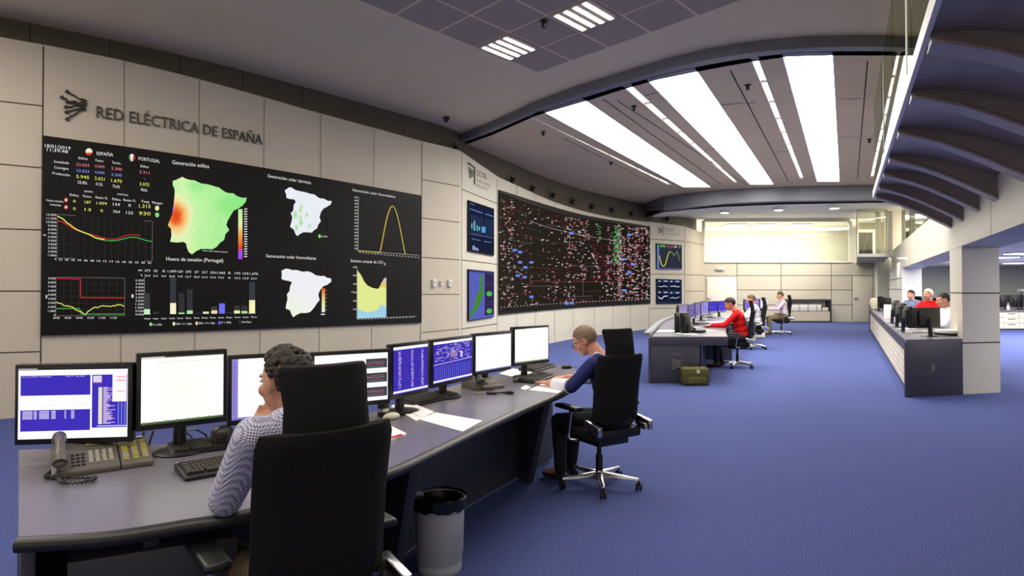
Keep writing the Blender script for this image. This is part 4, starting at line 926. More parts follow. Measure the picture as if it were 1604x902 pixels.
for k in range(60):  # lines of the diagram
    t, s_ = random.random(), random.random(); c = random.choice([(110, 45, 45), (130, 60, 60), (90, 70, 60), (120, 110, 110), (95, 35, 40)])
    if random.random() < .65:
        t2 = min(.99, t + random.uniform(.04, .25)); P = [ub(t + (t2 - t) * i / 8, s_ * .92 + .03) for i in range(9)]
    else: s2 = min(.96, s_ + random.uniform(.05, .3)); P = [ub(t, s_), ub(t, s2)]
    g.line(P, .5, c, 1)
g.line([ub(.2 + .6 * i / 10, .17 + .05 * i / 10) for i in range(11)], .7, (150, 145, 150), 1); g.line([ub(.2 + .6 * i / 10, .72) for i in range(11)], .7, (140, 70, 60), 1)
g.build('network_line', bw, D)
g = Gfx(bfn); cols = [(205, 198, 200), (190, 150, 165), (220, 205, 190), (160, 90, 100), (140, 40, 60), (170, 165, 150), (150, 130, 150)]
def dens(t, s_):
    if .50 < t < .66 and .72 < s_ < .93: return .03
    if .6 < t < .72 and .06 < s_ < .38: return .12
    if t < .14: return .8
    if t < .45 and .2 < s_ < .62: return .28
    if .73 < t < .96: return .95
    if .42 < t < .6: return .75
    return .5
ct = [random.random() for _ in range(34)]
n_ = 0
while n_ < 1150:
    t, s_ = random.random(), random.uniform(.03, .95)
    if random.random() < .6: t = min(.99, max(.01, random.choice(ct) + random.gauss(0, .006)))
    if random.random() > dens(t, s_): continue
    x, y = ub(t, s_); w_ = random.uniform(1.2, 4.0); h_ = random.uniform(.7, 1.6); g.rect(x - w_ / 2, y - h_, x + w_ / 2, y, random.choice(cols), 2)
    if random.random() < .15: g.rect(x - .25, y - h_ - 2.5, x + .25, y + 2, random.choice(cols), 2)
    n_ += 1
for k in range(46):
    t = k / 46 + .01; x, y = ub(t, .95); g.rect(x - 1, y - 1, x + 1, y, (200, 180, 190), 2)
g.build('network_symbol', bw, D)
g = Gfx(bfn)
for t, s_ in [(.1, .46), (.135, .47), (.135, .56), (.17, .6), (.21, .55), (.12, .68), (.165, .69), (.21, .87), (.445, .98), (.475, .2), (.48, .99), (.86, .13), (.82, .44), (.885, .5), (.86, .6), (.83, .83)]:
    x, y = ub(t, min(s_, .955)); g.rect(x - 3.2, y - 2, x + 3.2, y + 1.6, (110, 140, 245), 3)
for k in range(90):
    t = random.gauss(.775, .014); s_ = random.uniform(.04, .5); x, y = ub(t, s_); g.rect(x - 1.4, y - .8, x + 1.6, y + .4, random.choice([(80, 170, 95), (110, 200, 120), (60, 120, 70)]), 3)
for k in range(30):
    t = random.gauss(.66, .008); s_ = random.uniform(.06, .25); x, y = ub(t, s_); g.rect(x - 1, y - .6, x + 1, y + .4, (70, 140, 80), 3)
for k in range(120):
    t = random.uniform(.62, .92); s_ = random.uniform(.2, .7); x, y = ub(t, s_); g.rect(x - .9, y - .8, x + .9, y + .8, random.choice([(150, 20, 50), (110, 20, 40)]), 3)
g.build('network_symbol', bw, D)
g = Gfx(bfn)
for i in range(40):
    (x0_, y0_), (x1_, y1_), (x2_, y2_), (x3_, y3_) = ub(i / 40 * .99 + .004, .01), ub((i + 1) / 40 * .99 + .004, .01), ub((i + 1) / 40 * .99 + .004, .96), ub(i / 40 * .99 + .004, .96); k_ = 1 - .35 * i / 40
    g.poly([(x0_, y0_), (x1_, y1_), (x2_, y2_), (x3_, y3_)], (int(46 * k_), int(40 * k_), int(33 * k_)), 0)
g.build('background', bw, D)
g = Gfx(bfn); g.rect(783, 484, 1012, 489, (40, 40, 38), 0, v0b=469, v1b=474, n=20); g.build('status_bar', bw, D)
r1, f1 = wall_display('wall_display', SD, (1027, 381, 421.5, 1066.5, 384, 422), 'small wall display with a yellow curve, upper one right of the curved diagram', 'display', M['screenblack'])
g = Gfx(f1); g.poly([(1027.5, 382), (1066, 385), (1066, 421.5), (1027.5, 421)], (46, 50, 62), 0); g.rect(1027.5, 385, 1030.8, 421, (100, 120, 180), 1)
g.line([(1030, 420), (1066, 421)], 1, (90, 100, 190), 1); g.line([(1031, 386.5), (1066, 388)], .6, (110, 120, 110), 1)
cv = [(1031, 400), (1032.5, 408), (1035, 415), (1038, 417.5), (1041, 413), (1043.5, 403), (1046, 395.5), (1049, 394), (1052, 397), (1054.5, 400.5), (1057, 396), (1059, 393.5), (1061, 400), (1062.5, 408)]
g.line(cv[:8], 1.1, (215, 225, 70), 3); g.line(cv[7:], .9, (130, 160, 90), 2)
for x, w_, c in [(1028, 2, (60, 190, 70)), (1032.5, 3, (80, 200, 70)), (1037, 3, (80, 200, 70)), (1043, 4, (150, 50, 80)), (1049, 4, (190, 50, 70)), (1055, 3, (200, 200, 200)), (1061, 3, (90, 140, 80))]: g.rect(x, 383.2 + (x - 1028) * .07, x + w_, 386 + (x - 1028) * .07, c, 2)
g.build('display_picture', r1, D)
r1, f1 = wall_display('wall_display', SD, (1027, 436.5, 476, 1066.5, 438, 475.5), 'small navy wall display split in four little graphs, lower one right of the curved diagram', 'display', M['screenblack'])
g = Gfx(f1); g.poly([(1027.5, 437.2), (1066, 438.6), (1066, 475), (1027.5, 475.4)], (36, 46, 84), 0); random.seed(5)
for i in (0, 1):
    for j in (0, 1):
        x, y = 1029 + 18.5 * i, 439 + 17.5 * j + i * .5; g.rect(x, y + 3.5, x + 16.5, y + 15.5, (22, 28, 42), 1); g.rect(x + 1, y + .5, x + 4, y + 2.2, (200, 205, 215), 1); g.rect(x + 9, y + .5, x + 15, y + 2.2, (180, 190, 215), 1)
        ps = [(x + 1 + k * 1.4, y + 9 + (2.5 * math.sin(k * .55) if (i, j) == (0, 1) else 0) + random.uniform(-1.3, 1.3)) for k in range(11)]
        g.line(ps, 1.6 if (i, j) == (0, 1) else 1, (205, 212, 222), 2)
g.build('display_picture', r1, D)
for k, (x, w_) in enumerate([(678.5, 5.5), (690, 5), (703, 5)]):
    P = SA.px(x, 443.5, .0); a, z = SA.hit(x, 443.5); n_ = SA.at(a, z, 1) - SA.at(a, z, 0)
    r = empty('wall_switch', P, facing((-n_.x, -n_.y)), ['left', 'middle, slimmer', 'right'][k] + ' of the three white wall control boxes between the two video walls', 'wall switch', 'white wall control boxes')
    m_ = MB(); m_.box((0, -.025, 0), (.085 if k != 1 else .055, .045, .14 if k != 1 else .09)); m_.build('housing', M['white'], r, bevel=.008)
    m_ = MB(); m_.box((0, -.05, .02), (.045, .008, .04)); m_.build('cover', M['grey'], r, bevel=.003)

# ------------------------------------------------------------------ computer monitors
def monitor_at(pxL, YL, pxR, YR, yt, yb, label, pic=None, back=False, zdesk=.74, black=False, group=None, ytR=None, kind='computer_monitor'):
    A = atY(pxL, yt, YL); zt = A.z; zb = atY(pxL, yb, YL).z; d = ray(pxR, (yt + yb) / 2); B = Vector((d.x / d.y * YR, YR, 0)); A0 = Vector((A.x, A.y, 0))
    wd = (B - A0).length; c = (A0 + B) / 2; u = (B - A0).normalized(); h = zt - zb; r = empty(kind, (c.x, c.y, zdesk), math.atan2(u.y, u.x) + (math.pi if back else 0), label, 'monitor', group)
    z0 = zb - zdesk; m_ = MB(); m_.box((0, .022, z0 + h / 2), (wd, .04, h)); m_.box((0, .055, z0 + h / 2), (wd * .7, .04, h * .7)); m_.build('casing', M['bezel'] if not black else M['black'], r, bevel=.006)
    b = .018 if wd > .3 else .012
    m_ = MB(); m_.box((0, .0005, z0 + h / 2 + .004), (wd - 2 * b, .004, h - 2 * b - .008)); m_.build('screen', M['screenblack'], r)
    m_ = MB(); m_.tube([(0, .09, .01), (0, .085, z0 + h * .45)], [.03, .024], 10); m_.build('stand', M['bezel'], r, smooth=True)
    m_ = MB(); m_.lathe([(.0, .0), (.11, .0), (.115, .006), (.1, .012), (.03, .02), (0, .02)], (0, .07, 0), 24); m_.build('foot', M['bezel'], r, smooth=True)
    w2 = wd - 2 * b; h2 = h - 2 * b - .008
    if pic:
        g = Gfx(lambda U, V, o_: Vector(((U - .5) * w2, -.0022 - o_, z0 + h / 2 + .004 + (.5 - V) * h2)), step=.0004)
        pic(g); g.build('screen_picture', r)
    return r
WB = (252, 252, 255); PB = (62, 46, 176)
def pic_scada(g):
    g.rect(0, 0, 1, 1, WB, 0); g.rect(.0, 0, .17, .03, (170, 165, 165), 1); g.rect(.17, 0, 1, .022, (30, 28, 34), 1)
    g.rect(.02, .1, .655, .385, PB, 1); g.rect(.02, .59, .655, .89, PB, 1); g.rect(.67, .1, .995, .86, PB, 1); g.rect(.0, .52, .66, .528, (215, 215, 235), 1)
    for i, t in enumerate(['ALM LIN 400KV MORALEJA', 'INT SUB']): g.text(t, .03 + i * .4, .125, .3 + i * .3, .016, (215, 210, 240), None, 2)
    for r_ in range(6):
        for a, b in ((.04, .13), (.14, .17), (.19, .28), (.3, .34), (.42, .435), (.48, .51)): g.rect(a, .605 + r_ * .02, b, .616 + r_ * .02, (215, 205, 240), 2)
    g.rect(.68, .115, .76, .21, (225, 215, 235), 2); 
    for k in range(4): g.rect(.68, .13 + k * .022, .76, .134 + k * .022, (120, 100, 190), 3)
    g.rect(.68, .225, .765, .232, (190, 50, 150), 2); g.rect(.73, .28, .765, .81, (215, 215, 190), 2)
    random.seed(8)
    for k in range(38): g.rect(.775, .28 + k * .014, .8 + random.random() * .09, .289 + k * .014, (218, 190, 225), 2)
    g.rect(.86, .03, .99, .49, (252, 236, 240), 3)
    for y, c in ((.13, (230, 90, 60)), (.18, (225, 70, 60)), (.34, (220, 140, 130))): g.rect(.9, y, .98, y + .01, c, 4)
    for k in range(3): g.rect(.91 + k * .03, .5, .922 + k * .03, .82, (105, 120, 210), 2)
    g.rect(.72, .83, .995, .845, (200, 200, 230), 2); g.rect(0, .9, 1, .985, WB, 2)
def pic_doc(g):
    g.rect(0, 0, 1, 1, (255, 255, 240), 0); g.rect(0, 0, .27, .03, (205, 200, 195), 1); g.rect(.27, 0, 1, .02, (60, 56, 50), 1); g.rect(.18, .085, 1, .092, (200, 195, 170), 1)
    random.seed(2)
    for k in range(22):
        if k % 5 == 4: continue
        g.rect(.22, .17 + k * .034, .22 + random.uniform(.35, .66), .176 + k * .034, (228, 228, 220), 1)
    g.rect(0, .965, 1, 1, (70, 84, 60), 1)
    for k in range(7): g.rect(.02 + k * .13, .955, .045 + k * .13, .985, (90, 140, 80), 2)
def pic_white(g): g.rect(0, 0, 1, 1, (253, 253, 255), 0); g.rect(0, 0, .2, .03, (200, 200, 205), 1); g.rect(.2, 0, 1, .015, (60, 60, 75), 1); g.rect(0, .97, 1, 1, (150, 165, 220), 1)
def pic_white2(g): g.rect(0, 0, 1, 1, (255, 255, 252), 0); g.rect(0, 0, .3, .02, (190, 190, 185), 1); g.text('CMP', .03, .13, .11, .03, (190, 190, 190), None, 1); g.rect(0, .965, 1, 1, (120, 140, 110), 1)
def pic_side(g):
    g.rect(0, 0, 1, 1, (252, 252, 255), 0); g.rect(0, 0, .08, .97, (140, 128, 200), 1); g.rect(0, .96, 1, 1, (120, 110, 190), 1)
    for k in range(24): g.rect(.01, .05 + k * .037, .05, .058 + k * .037, (90, 78, 170), 2)
def pic_mix(g):
    g.rect(0, 0, 1, 1, (250, 250, 255), 0); g.rect(.02, .14, .66, .95, (238, 236, 248), 1); random.seed(6)
    for r_ in range(9):
        x = .04
        while x < .6: w_ = random.uniform(.02, .06); g.rect(x, .17 + r_ * .07, x + w_, .21 + r_ * .07, random.choice([(110, 90, 190), (150, 130, 210), (90, 70, 170), (220, 215, 190)]), 2); x += w_ + random.uniform(.005, .03)
    for j in range(3):
        y = .12 + j * .3; g.rect(.69, y, .99, y + .2, (62, 62, 72), 1)
        for k, c in enumerate([(190, 90, 110), (150, 160, 150), (180, 60, 70), (120, 130, 160)]): g.line([(.7 + i * .05, y + .06 + k * .035 + random.uniform(-.01, .01)) for i in range(6)], .008, c, 2)
def pic_purple(seed, split):
    def f(g):
        g.rect(0, 0, 1, 1, (60, 44, 165), 0); g.rect(0, 0, 1, .06, (240, 240, 252), 1); g.rect(0, .93, 1, .975, (235, 232, 250), 1); random.seed(seed)
        if split:
            for c0 in (.14, .18, .5, .53, .8, .83):
                for k in range(60): g.rect(c0, .09 + k * .0135, c0 + random.uniform(.01, .05), .098 + k * .0135, random.choice([(190, 170, 230), (160, 90, 200), (120, 130, 225), (220, 210, 240)]), 1)
            for k in range(160): x, y = random.random() * .95, random.uniform(.1, .9); g.rect(x, y, x + .02, y + .008, random.choice([(90, 110, 215), (80, 66, 190)]), 1)
        else:
            for k in range(170):
                x, y = random.uniform(.02, .9), random.uniform(.08, .48); g.rect(x, y, x + random.uniform(.01, .08), y + .012, random.choice([(190, 185, 235), (150, 140, 220), (220, 190, 200), (110, 120, 215)]), 1)
            g.line([(.0, .55), (1, .5)], .012, (220, 220, 245), 2)
            for k in range(18): g.rect(.05 + k * .052, .58, .062 + k * .052, .92, (100, 120, 215), 1)
            g.rect(.68, .3, .73, .45, (215, 210, 240), 2); g.rect(.42, .3, .6, .42, (150, 120, 170), 2)
    return f
GM = 'monitors on the near desk'
monitor_at(22.5, 2.74, 207, 2.8, 571, 698, 'leftmost near monitor, white windows with blocks of violet blue', pic_scada, group=GM)
monitor_at(214, 2.80, 356, 3.02, 554, 677, 'near monitor showing a pale yellow white document, left of the seated man', pic_doc, group=GM)
monitor_at(357, 3.05, 484, 3.25, 557.5, 668, 'near monitor half hidden behind the dark haired man, white with violet side strip', pic_side, group=GM)
monitor_at(487, 3.3, 612, 3.52, 552.5, 644, 'near monitor behind the chair headrest with three small dark graphs', pic_mix, group=GM)
monitor_at(612.5, 3.72, 672.5, 4.02, 540, 627, 'near monitor with violet columns, fifth from the left', pic_purple(1, True), group=GM)
monitor_at(676, 4.18, 741, 4.62, 532.5, 609, 'near monitor with violet table under scattered marks, sixth from the left', pic_purple(9, False), group=GM)
monitor_at(742.5, 4.72, 802, 5.1, 523, 588.5, 'blank bright white near monitor behind the second telephone', pic_white, group=GM)
monitor_at(804, 5.2, 860.5, 5.52, 512.5, 574.5, 'rightmost near monitor, bright white page facing the man in blue', pic_white2, group=GM)

# ------------------------------------------------------------------ near desk
front = [(-1.5, 1.95), (-1.26, 1.995), (-1.06, 2.1), (-.92, 2.18), (-.72, 2.40), (-.53, 2.66), (-.40, 2.95), (-.21, 3.42), (.03, 3.98), (.22, 4.38), (.36, 4.66)]
backp = [(-2.31, 3.0), (-1.7, 3.1), (-1.25, 3.32), (-.9, 3.78), (-.65, 4.42), (-.43, 4.99), (-.05, 5.72), (.35, 6.3)]
def crv(P, k=6):
    s_ = Surf(P, True); return [(p.x, p.y) for p in s_.p]
fc = crv(front); bc = crv(backp)
end = [(.43, 4.86), (.52, 5.2), (.58, 5.7), (.56, 6.1), (.48, 6.3)]
nd = empty('control_desk', (-.7, 3.4, 0), 0, 'large curved grey near desk with dark rounded edge, holding eight monitors', 'desk'); o = Vector(nd.location)
L_ = lambda P: [(p[0] - o.x, p[1] - o.y) for p in P]
top_poly = fc + end + bc[::-1]
m_ = MB(); m_.prism(L_(top_poly), .705, .74); m_.build('desktop', M['desk'], nd)
# rubber edge along the front
m_ = MB(); path = fc + end; sec = [(-.005, .7415), (.014, .740), (.026, .731), (.029, .718), (.024, .704), (.010, .696), (-.03, .695)]
V = []; 
for i, p in enumerate(path):
    t = (Vector(path[min(i + 1, len(path) - 1)]) - Vector(path[max(i - 1, 0)])).normalized(); n_ = Vector((t.y, -t.x))
    for d_, z in sec: V.append((p[0] + n_.x * d_ - o.x, p[1] + n_.y * d_ - o.y, z))
k = len(sec); m_.add(V, [(i * k + j, i * k + (j + 1) % k, (i + 1) * k + (j + 1) % k, (i + 1) * k + j) for i in range(len(path) - 1) for j in range(k)] + [tuple(range(k)), tuple((len(path) - 1) * k + j for j in range(k))])
m_.build('edge_trim', M['desk_edge'], nd, smooth=True)
m_ = MB(); m_.obox((-1.5 - o.x, 1.96 - o.y, 0), (-.81, 1.04, 0), (.03, .023, 0), (0, 0, .70)); m_.build('end_panel', M['desk_body'], nd, bevel=.004)
# modesty panel set back below the desk and slanted supports
mid_ = [((a[0] * .45 + b[0] * .55), (a[1] * .45 + b[1] * .55)) for a, b in zip([Vector(front[0]), Vector(front[3]), Vector(front[5]), Vector(front[7]), Vector(front[10])], [Vector(backp[0]), Vector(backp[1]) + Vector((.1, .05)), Vector(backp[3]), Vector(backp[5]), Vector(backp[7])])]
m_ = MB(); sm = Surf(crv(mid_)); sm.sheet(m_, .70, .02, 0, th=.03); m_.v = [tuple(Vector(v) - o) for v in m_.v]; m_.build('modesty_panel', M['desk_body'], nd)
for fp, bp_ in [((-.42, 2.98), (-.78, 3.62)), ((.3, 4.62), (.02, 5.15)), ((-1.18, 2.1), (-1.55, 2.75))]:
    m_ = MB(); f_, b_ = Vector(fp), Vector(bp_); d = (b_ - f_).normalized(); n_ = Vector((-d.y, d.x)) * .025; f1_ = f_ + d * .06; f2_ = f_ + d * .34
    P = [(f1_, .70), (b_, .70), (b_, .0), (f2_, .0)]
    m_.add([(p.x - n_.x - o.x, p.y - n_.y - o.y, z) for p, z in P] + [(p.x + n_.x - o.x, p.y + n_.y - o.y, z) for p, z in P], [(0, 1, 2, 3), (7, 6, 5, 4), (0, 4, 5, 1), (1, 5, 6, 2), (2, 6, 7, 3), (3, 7, 4, 0)])
    m_.build('leg', M['desk_body'], nd, bevel=.004)
m_ = MB(); m_.obox((-1.42 - o.x, 2.05 - o.y, .2), (.45, .22, 0), (-.25, .4, 0), (0, 0, .42)); m_.build('drawer_unit', M['desk_body'], nd, bevel=.005)

# ------------------------------------------------------------------ desk items
def keyboard(fl_, fr, dep, label, z=.74, wrist=False, group='keyboards on the near desk'):
    a = atZ(*fl_, z); b = atZ(*fr, z); u = (b - a); u.z = 0; L = u.length; L = min(max(L, .36), .46); u.normalize(); v = Vector((-u.y, u.x, 0))
    r = empty('keyboard', (a.x, a.y, z), math.atan2(u.y, u.x), label, 'keyboard', group)
    m_ = MB(); m_.add([(0, 0, .002), (L, 0, .002), (L, dep, .002), (0, dep, .002), (0, 0, .014), (L, 0, .014), (L, dep, .032), (0, dep, .032)], [(0, 3, 2, 1), (4, 5, 6, 7), (0, 1, 5, 4), (1, 2, 6, 5), (2, 3, 7, 6), (3, 0, 4, 7)])
    m_.build('case', M['black'], r, bevel=.004)
    rows = 6; k0 = .03 if wrist else .012; kd = (dep - k0 - .012) / rows; nk = 20; kw = (L - .024) / nk
    m_ = MB()
    for i in range(rows):
        zz = .016 + (k0 + i * kd) / dep * .018; j = 0
        while j < nk:
            wd = 6 if (i == 0 and j == 4) else (2 if (j in (0,) and i > 0) else 1)
            if j in (15, ) : j += 1; continue
            m_.box((.012 + (j + wd / 2) * kw, k0 + (i + .5) * kd, zz + .005), (wd * kw * .84, kd * .8, .009)); j += wd
    m_.build('key_rows', M['key'], r)
    m_ = MB(); m_.box((L * .5, dep - .006, .034), (L * .96, .008, .003)); m_.build('status_strip', M['grey'], r)
    return r
keyboard((290, 755), (352, 744), .19, 'black keyboard nearest the seated man\'s left elbow, in front of another', wrist=True)
keyboard((268, 716), (345, 706), .17, 'black keyboard under the document monitor, behind the nearer one')
keyboard((652, 637), (729, 619), .17, 'black keyboard below the violet monitors in the middle of the near desk')
keyboard((838, 583), (881, 572), .17, 'black keyboard directly under the rightmost near monitor')
keyboard((838, 601), (880, 586), .16, 'black keyboard lying between two white sheets near the man in blue')
def phone(corner, ang, s_, label, sidecar=True):
    a = atZ(*corner, .74); r = empty('desk_phone', (a.x, a.y, .74), ang, label, 'telephone', 'desk telephones'); W1, Dp = .235 * s_, .25 * s_
    def wedge(x0, x1, z0, z1, y0=0, y1=Dp): return [(x0, y0, 0), (x1, y0, 0), (x1, y1, 0), (x0, y1, 0), (x0, y0, z0), (x1, y0, z0), (x1, y1, z1), (x0, y1, z1)]
    FS = [(0, 3, 2, 1), (4, 5, 6, 7), (0, 1, 5, 4), (1, 2, 6, 5), (2, 3, 7, 6), (3, 0, 4, 7)]
    m_ = MB(); m_.add(wedge(0, W1, .022 * s_, .085 * s_), FS); m_.build('body', M['phone'], r, bevel=.006)
    zs = lambda y: (.022 + (.085 - .022) * y / Dp) * s_ + .002
    m_ = MB()
    for i in range(4):
        for j in range(3): x = (.072 + j * .018) * s_; y = (.045 + i * .03) * s_; m_.box((x, y, zs(y)), (.012 * s_, .014 * s_, .006))
    m_.build('keypad', M['phone_dark'], r)
    m_ = MB()
    for j in range(4):
        for i in range(6): x = (.135 + j * .024) * s_; y = (.06 + i * .018) * s_; m_.box((x, y, zs(y)), (.014 * s_, .010 * s_, .005))
    m_.build('function_keys', M['lightkey'], r)
    m_ = MB(); y = .215 * s_; m_.add([((.12) * s_, y - .014, zs(y - .014) + .002), (.225 * s_, y - .014, zs(y - .014) + .002), (.225 * s_, y + .014, zs(y + .014) + .002), (.12 * s_, y + .014, zs(y + .014) + .002)], [(0, 1, 2, 3)]); m_.build('display', mat('phone_display', (124, 124, 84), .3), r)
    hs = MB(); P = []; 
    for i in range(13): t = i / 12; y = (.0 + .215 * t) * s_; P.append(((.028) * s_, y, (.062 + .045 * math.sin(math.pi * t) * .7 + .062 * t) * s_))
    hs.tube(P, [(.026 if (i < 3 or i > 9) else .018) * s_ for i in range(13)], 12)
    hs.ell((P[1][0], P[1][1], P[1][2] - .016 * s_), (.027 * s_, .026 * s_, .02 * s_)); hs.ell((P[-2][0], P[-2][1], P[-2][2] - .016 * s_), (.027 * s_, .026 * s_, .02 * s_))
    hs.build('handset', M['phone_dark'] if not sidecar else M['phone'], r, smooth=True)
    if sidecar:
        m_ = MB(); m_.add(wedge(W1 + .003, W1 + .12 * s_, .022 * s_, .085 * s_), FS); sc_ = m_.build('key_module', M['phone'], r, bevel=.006)
        m_ = MB(); n2 = MB(); random.seed(1)
        for j in range(3):
            for i in range(8):
                x = W1 + (.024 + j * .036) * s_; y = (.045 + i * .021) * s_; (m_ if random.random() < .72 else n2).box((x, y, zs(y)), (.022 * s_, .011 * s_, .005))
        m_.build('yellow_keys', M['yellow'], sc_); n2.build('pale_keys', M['lightkey'], sc_)
        m_ = MB(); y = .232 * s_; m_.box((W1 + .06 * s_, y, zs(y)), (.08 * s_, .014 * s_, .003)); m_.build('label_strip', M['paper'], sc_)
    # coiled cord
    m_ = MB(); C_ = [Vector(q) * s_ for q in ([(.028, -.0, .05), (.02, -.05, .018), (.045, -.12, .012), (.11, -.15, .012), (.14, -.11, .012), (.09, -.07, .012), (.03, -.02, .012), (-.015, .02, .012), (-.01, .06, .015), (.005, .07, .02)] if sidecar else [(.028, 0, .05), (.04, -.03, .015), (.08, -.045, .012), (.12, -.03, .012), (.1, -.01, .012)])]
    sp = []; 
    for i in range(len(C_) - 1):
        a_, b_, c_, d_ = C_[max(i - 1, 0)], C_[i], C_[i + 1], C_[min(i + 2, len(C_) - 1)]
        for q in range(24):
            t = q / 24; sp.append(.5 * ((2 * b_) + (c_ - a_) * t + (2 * a_ - 5 * b_ + 4 * c_ - d_) * t * t + (3 * b_ - a_ - 3 * c_ + d_) * t ** 3))
    hx = []
    for i, p in enumerate(sp):
        t = (sp[min(i + 1, len(sp) - 1)] - sp[max(i - 1, 0)]).normalized(); a_ = t.cross(Vector((0, 0, 1))).normalized(); b_ = t.cross(a_); an = i * 1.35
        q = p + (a_ * math.cos(an) + b_ * math.sin(an)) * .0055 * s_; q.z = max(q.z, .004); hx.append(q)
    m_.tube(hx, .0035 * s_, 6); m_.build('cord', M['phone_dark'], r, smooth=True)
    return r
phone((80, 752), R(36), 1.0, 'big grey desk phone with handset, coiled cord and yellow key module, under the leftmost monitor')
phone((748, 612), R(34), 1.0, 'smaller dark desk phone between the violet and blank monitors', False)
def sheet(pts, label, name='paper_sheet', z=.7415, th=.002, m='paper', cat='paper', parts=None, group='papers on the near desk'):
    P = [atZ(x, y, z) for x, y in pts]; c = sum(P, Vector()) / len(P); c.z = z - .0005; mb = MB(); mb.prism([(p.x - c.x, p.y - c.y) for p in P], 0, th)
    ob = mb.build(name, M[m]); ob.location = c; return tag(ob, label, cat, group)
sheet([(657, 657), (682, 646), (756, 659), (725, 676)], 'blank white sheet of paper by the desk edge, below the middle keyboard')
sheet([(612, 637), (635, 628), (680, 646), (652, 660)], 'loose white papers beside the black pen cup', th=.006)
sheet([(634, 640), (652, 634), (678, 646), (660, 654)], 'white sheet on top of the loose papers by the pen cup', z=.7485)
sheet([(782, 585), (802, 577), (836, 582), (812, 592)], 'white sheet under the gap between the two blank monitors')
sheet([(828, 611), (860, 596), (888, 588), (898, 603), (874, 616)], 'white sheet under the forearm of the man in blue')
sheet([(815, 608), (824, 603), (832, 607), (822, 611)], 'small white card beside the lower right keyboard')
m_ = sheet([(584, 676), (606, 667), (637, 682), (606, 694)], 'white notebook with red edge, just right of the near chair back', 'notebook', th=.012, cat='notebook'); c = Vector(m_.location); 
P = [atZ(x, y, .7545) for x, y in [(596, 688), (628, 679), (632, 681), (598, 691)]]; q = MB(); q.prism([(p.x - c.x, p.y - c.y) for p in P], .0122, .0132); q.build('red_band', M['red'], m_)
P = atZ(600, 652, .74); cup = empty('pen_cup', (P.x, P.y, .74), 0, 'small black pen cup beside the chair headrest', 'pen cup'); m_ = MB(); m_.lathe([(0, 0), (.032, 0), (.034, .075), (.03, .075), (.028, .006), (0, .006)], n=20); m_.build('cup', M['black'], cup, smooth=True)
m_ = MB(); m_.lathe([(.0335, .03), (.0348, .03), (.0352, .05), (.0339, .05)], n=20); m_.build('band', M['chrome'], cup, smooth=True)
def mouse(px, py, rz, m, label):
    P = atZ(px, py, .74); r = empty('computer_mouse', (P.x, P.y, .74), rz, label, 'mouse'); m_ = MB(); m_.ell((0, 0, .012), (.032, .058, .026)); m_.v = [(x, y, max(z, .001)) for x, y, z in m_.v]; m_.build('shell', M[m], r, smooth=True)
    m_ = MB(); m_.lathe([(.006, -.004), (.009, -.003), (.009, .003), (.006, .004)], (0, .03, .034), 12, axis=(1, 0, 0)); m_.build('scroll_wheel', M['black'], r)
    m_ = MB(); m_.tube([(0, .055, .01), (.01, .09, .005), (-.01, .14, .005)], .002, 6); m_.build('cable', M['black'], r)
mouse(613, 656, R(-40), 'mouse', 'ivory computer mouse beside the black pen cup'); mouse(811, 598, R(-30), 'key', 'dark computer mouse right of the second phone'); mouse(888, 577, R(-60), 'black', 'black computer mouse at the far end of the near desk')
P = atZ(758, 617, .74); r = empty('key_bunch', (P.x, P.y, .74), R(10), 'bunch of keys with dark fob lying in front of the second phone', 'keys')
for i, a in enumerate((-.5, .1, .6)):
    m_ = MB(); m_.tube([(0, 0, .004), (-.05 * math.cos(a), -.05 * math.sin(a) * .5, .004)], .004, 6); m_.lathe([(.0, .002), (.012, .002), (.012, .006), (0, .006)], (-.062 * math.cos(a), -.062 * math.sin(a) * .5, 0), 12); m_.build('key', mat('brass_key', (150, 140, 90), .4, .8), r)
m_ = MB(); m_.tube([(.02, -.01, .008), (.05, -.03, .01), (.09, -.04, .01)], [.01, .014, .008], 8); m_.build('fob', M['leather'], r, smooth=True)
P = atZ(786, 617, .74); r = empty('headset', (P.x, P.y, .74), R(-5), 'small dark earpiece lying right of the bunch of keys', 'headset'); m_ = MB(); m_.tube([(-.06, .01, .008), (0, 0, .01), (.05, .0, .012)], [.005, .006, .012], 8); m_.build('boom', M['black'], r, smooth=True); m_ = MB(); m_.ell((.065, 0, .014), (.025, .018, .013)); m_.build('earpiece', M['black'], r, smooth=True)
# black desk speaker behind document monitor
P = atY(348, 690, 3.05); r = empty('desk_speaker', (P.x, 3.05, .74), R(20), 'rounded dark speaker on the desk behind the seated man\'s shoulder, under the document monitor', 'speaker'); m_ = MB(); m_.lathe([(0, 0), (.05, 0), (.055, .02), (.05, .08), (.03, .1), (0, .105)], n=20); m_.build('body', M['phone_dark'], r, smooth=True); m_ = MB(); m_.box((0, -.052, .05), (.05, .006, .05)); m_.build('grille', M['black'], r, bevel=.004)
for k, pts in enumerate([[(225, 676, 3.0), (224, 692, 3.06), (226, 705, 3.12)], [(240, 676, 3.0), (236, 688, 3.06), (231, 705, 3.12)], [(290, 676, 3.0), (300, 684, 3.1), (303, 705, 3.2)], [(286, 674, 3.0), (306, 672, 3.1), (322, 680, 3.2), (330, 700, 3.2)]]):
    mb = MB(); mb.tube([atY(x, y, Y) for x, y, Y in pts], .005, 6); tag(mb.build('monitor_cable', M['black']), ['dark cable hanging left of the others behind the document monitor', 'second dark cable slanting behind the document monitor', 'dark cable right of the document monitor stand', 'dark cable looping towards the small desk speaker'][k], 'cable', 'cables behind the document monitor')
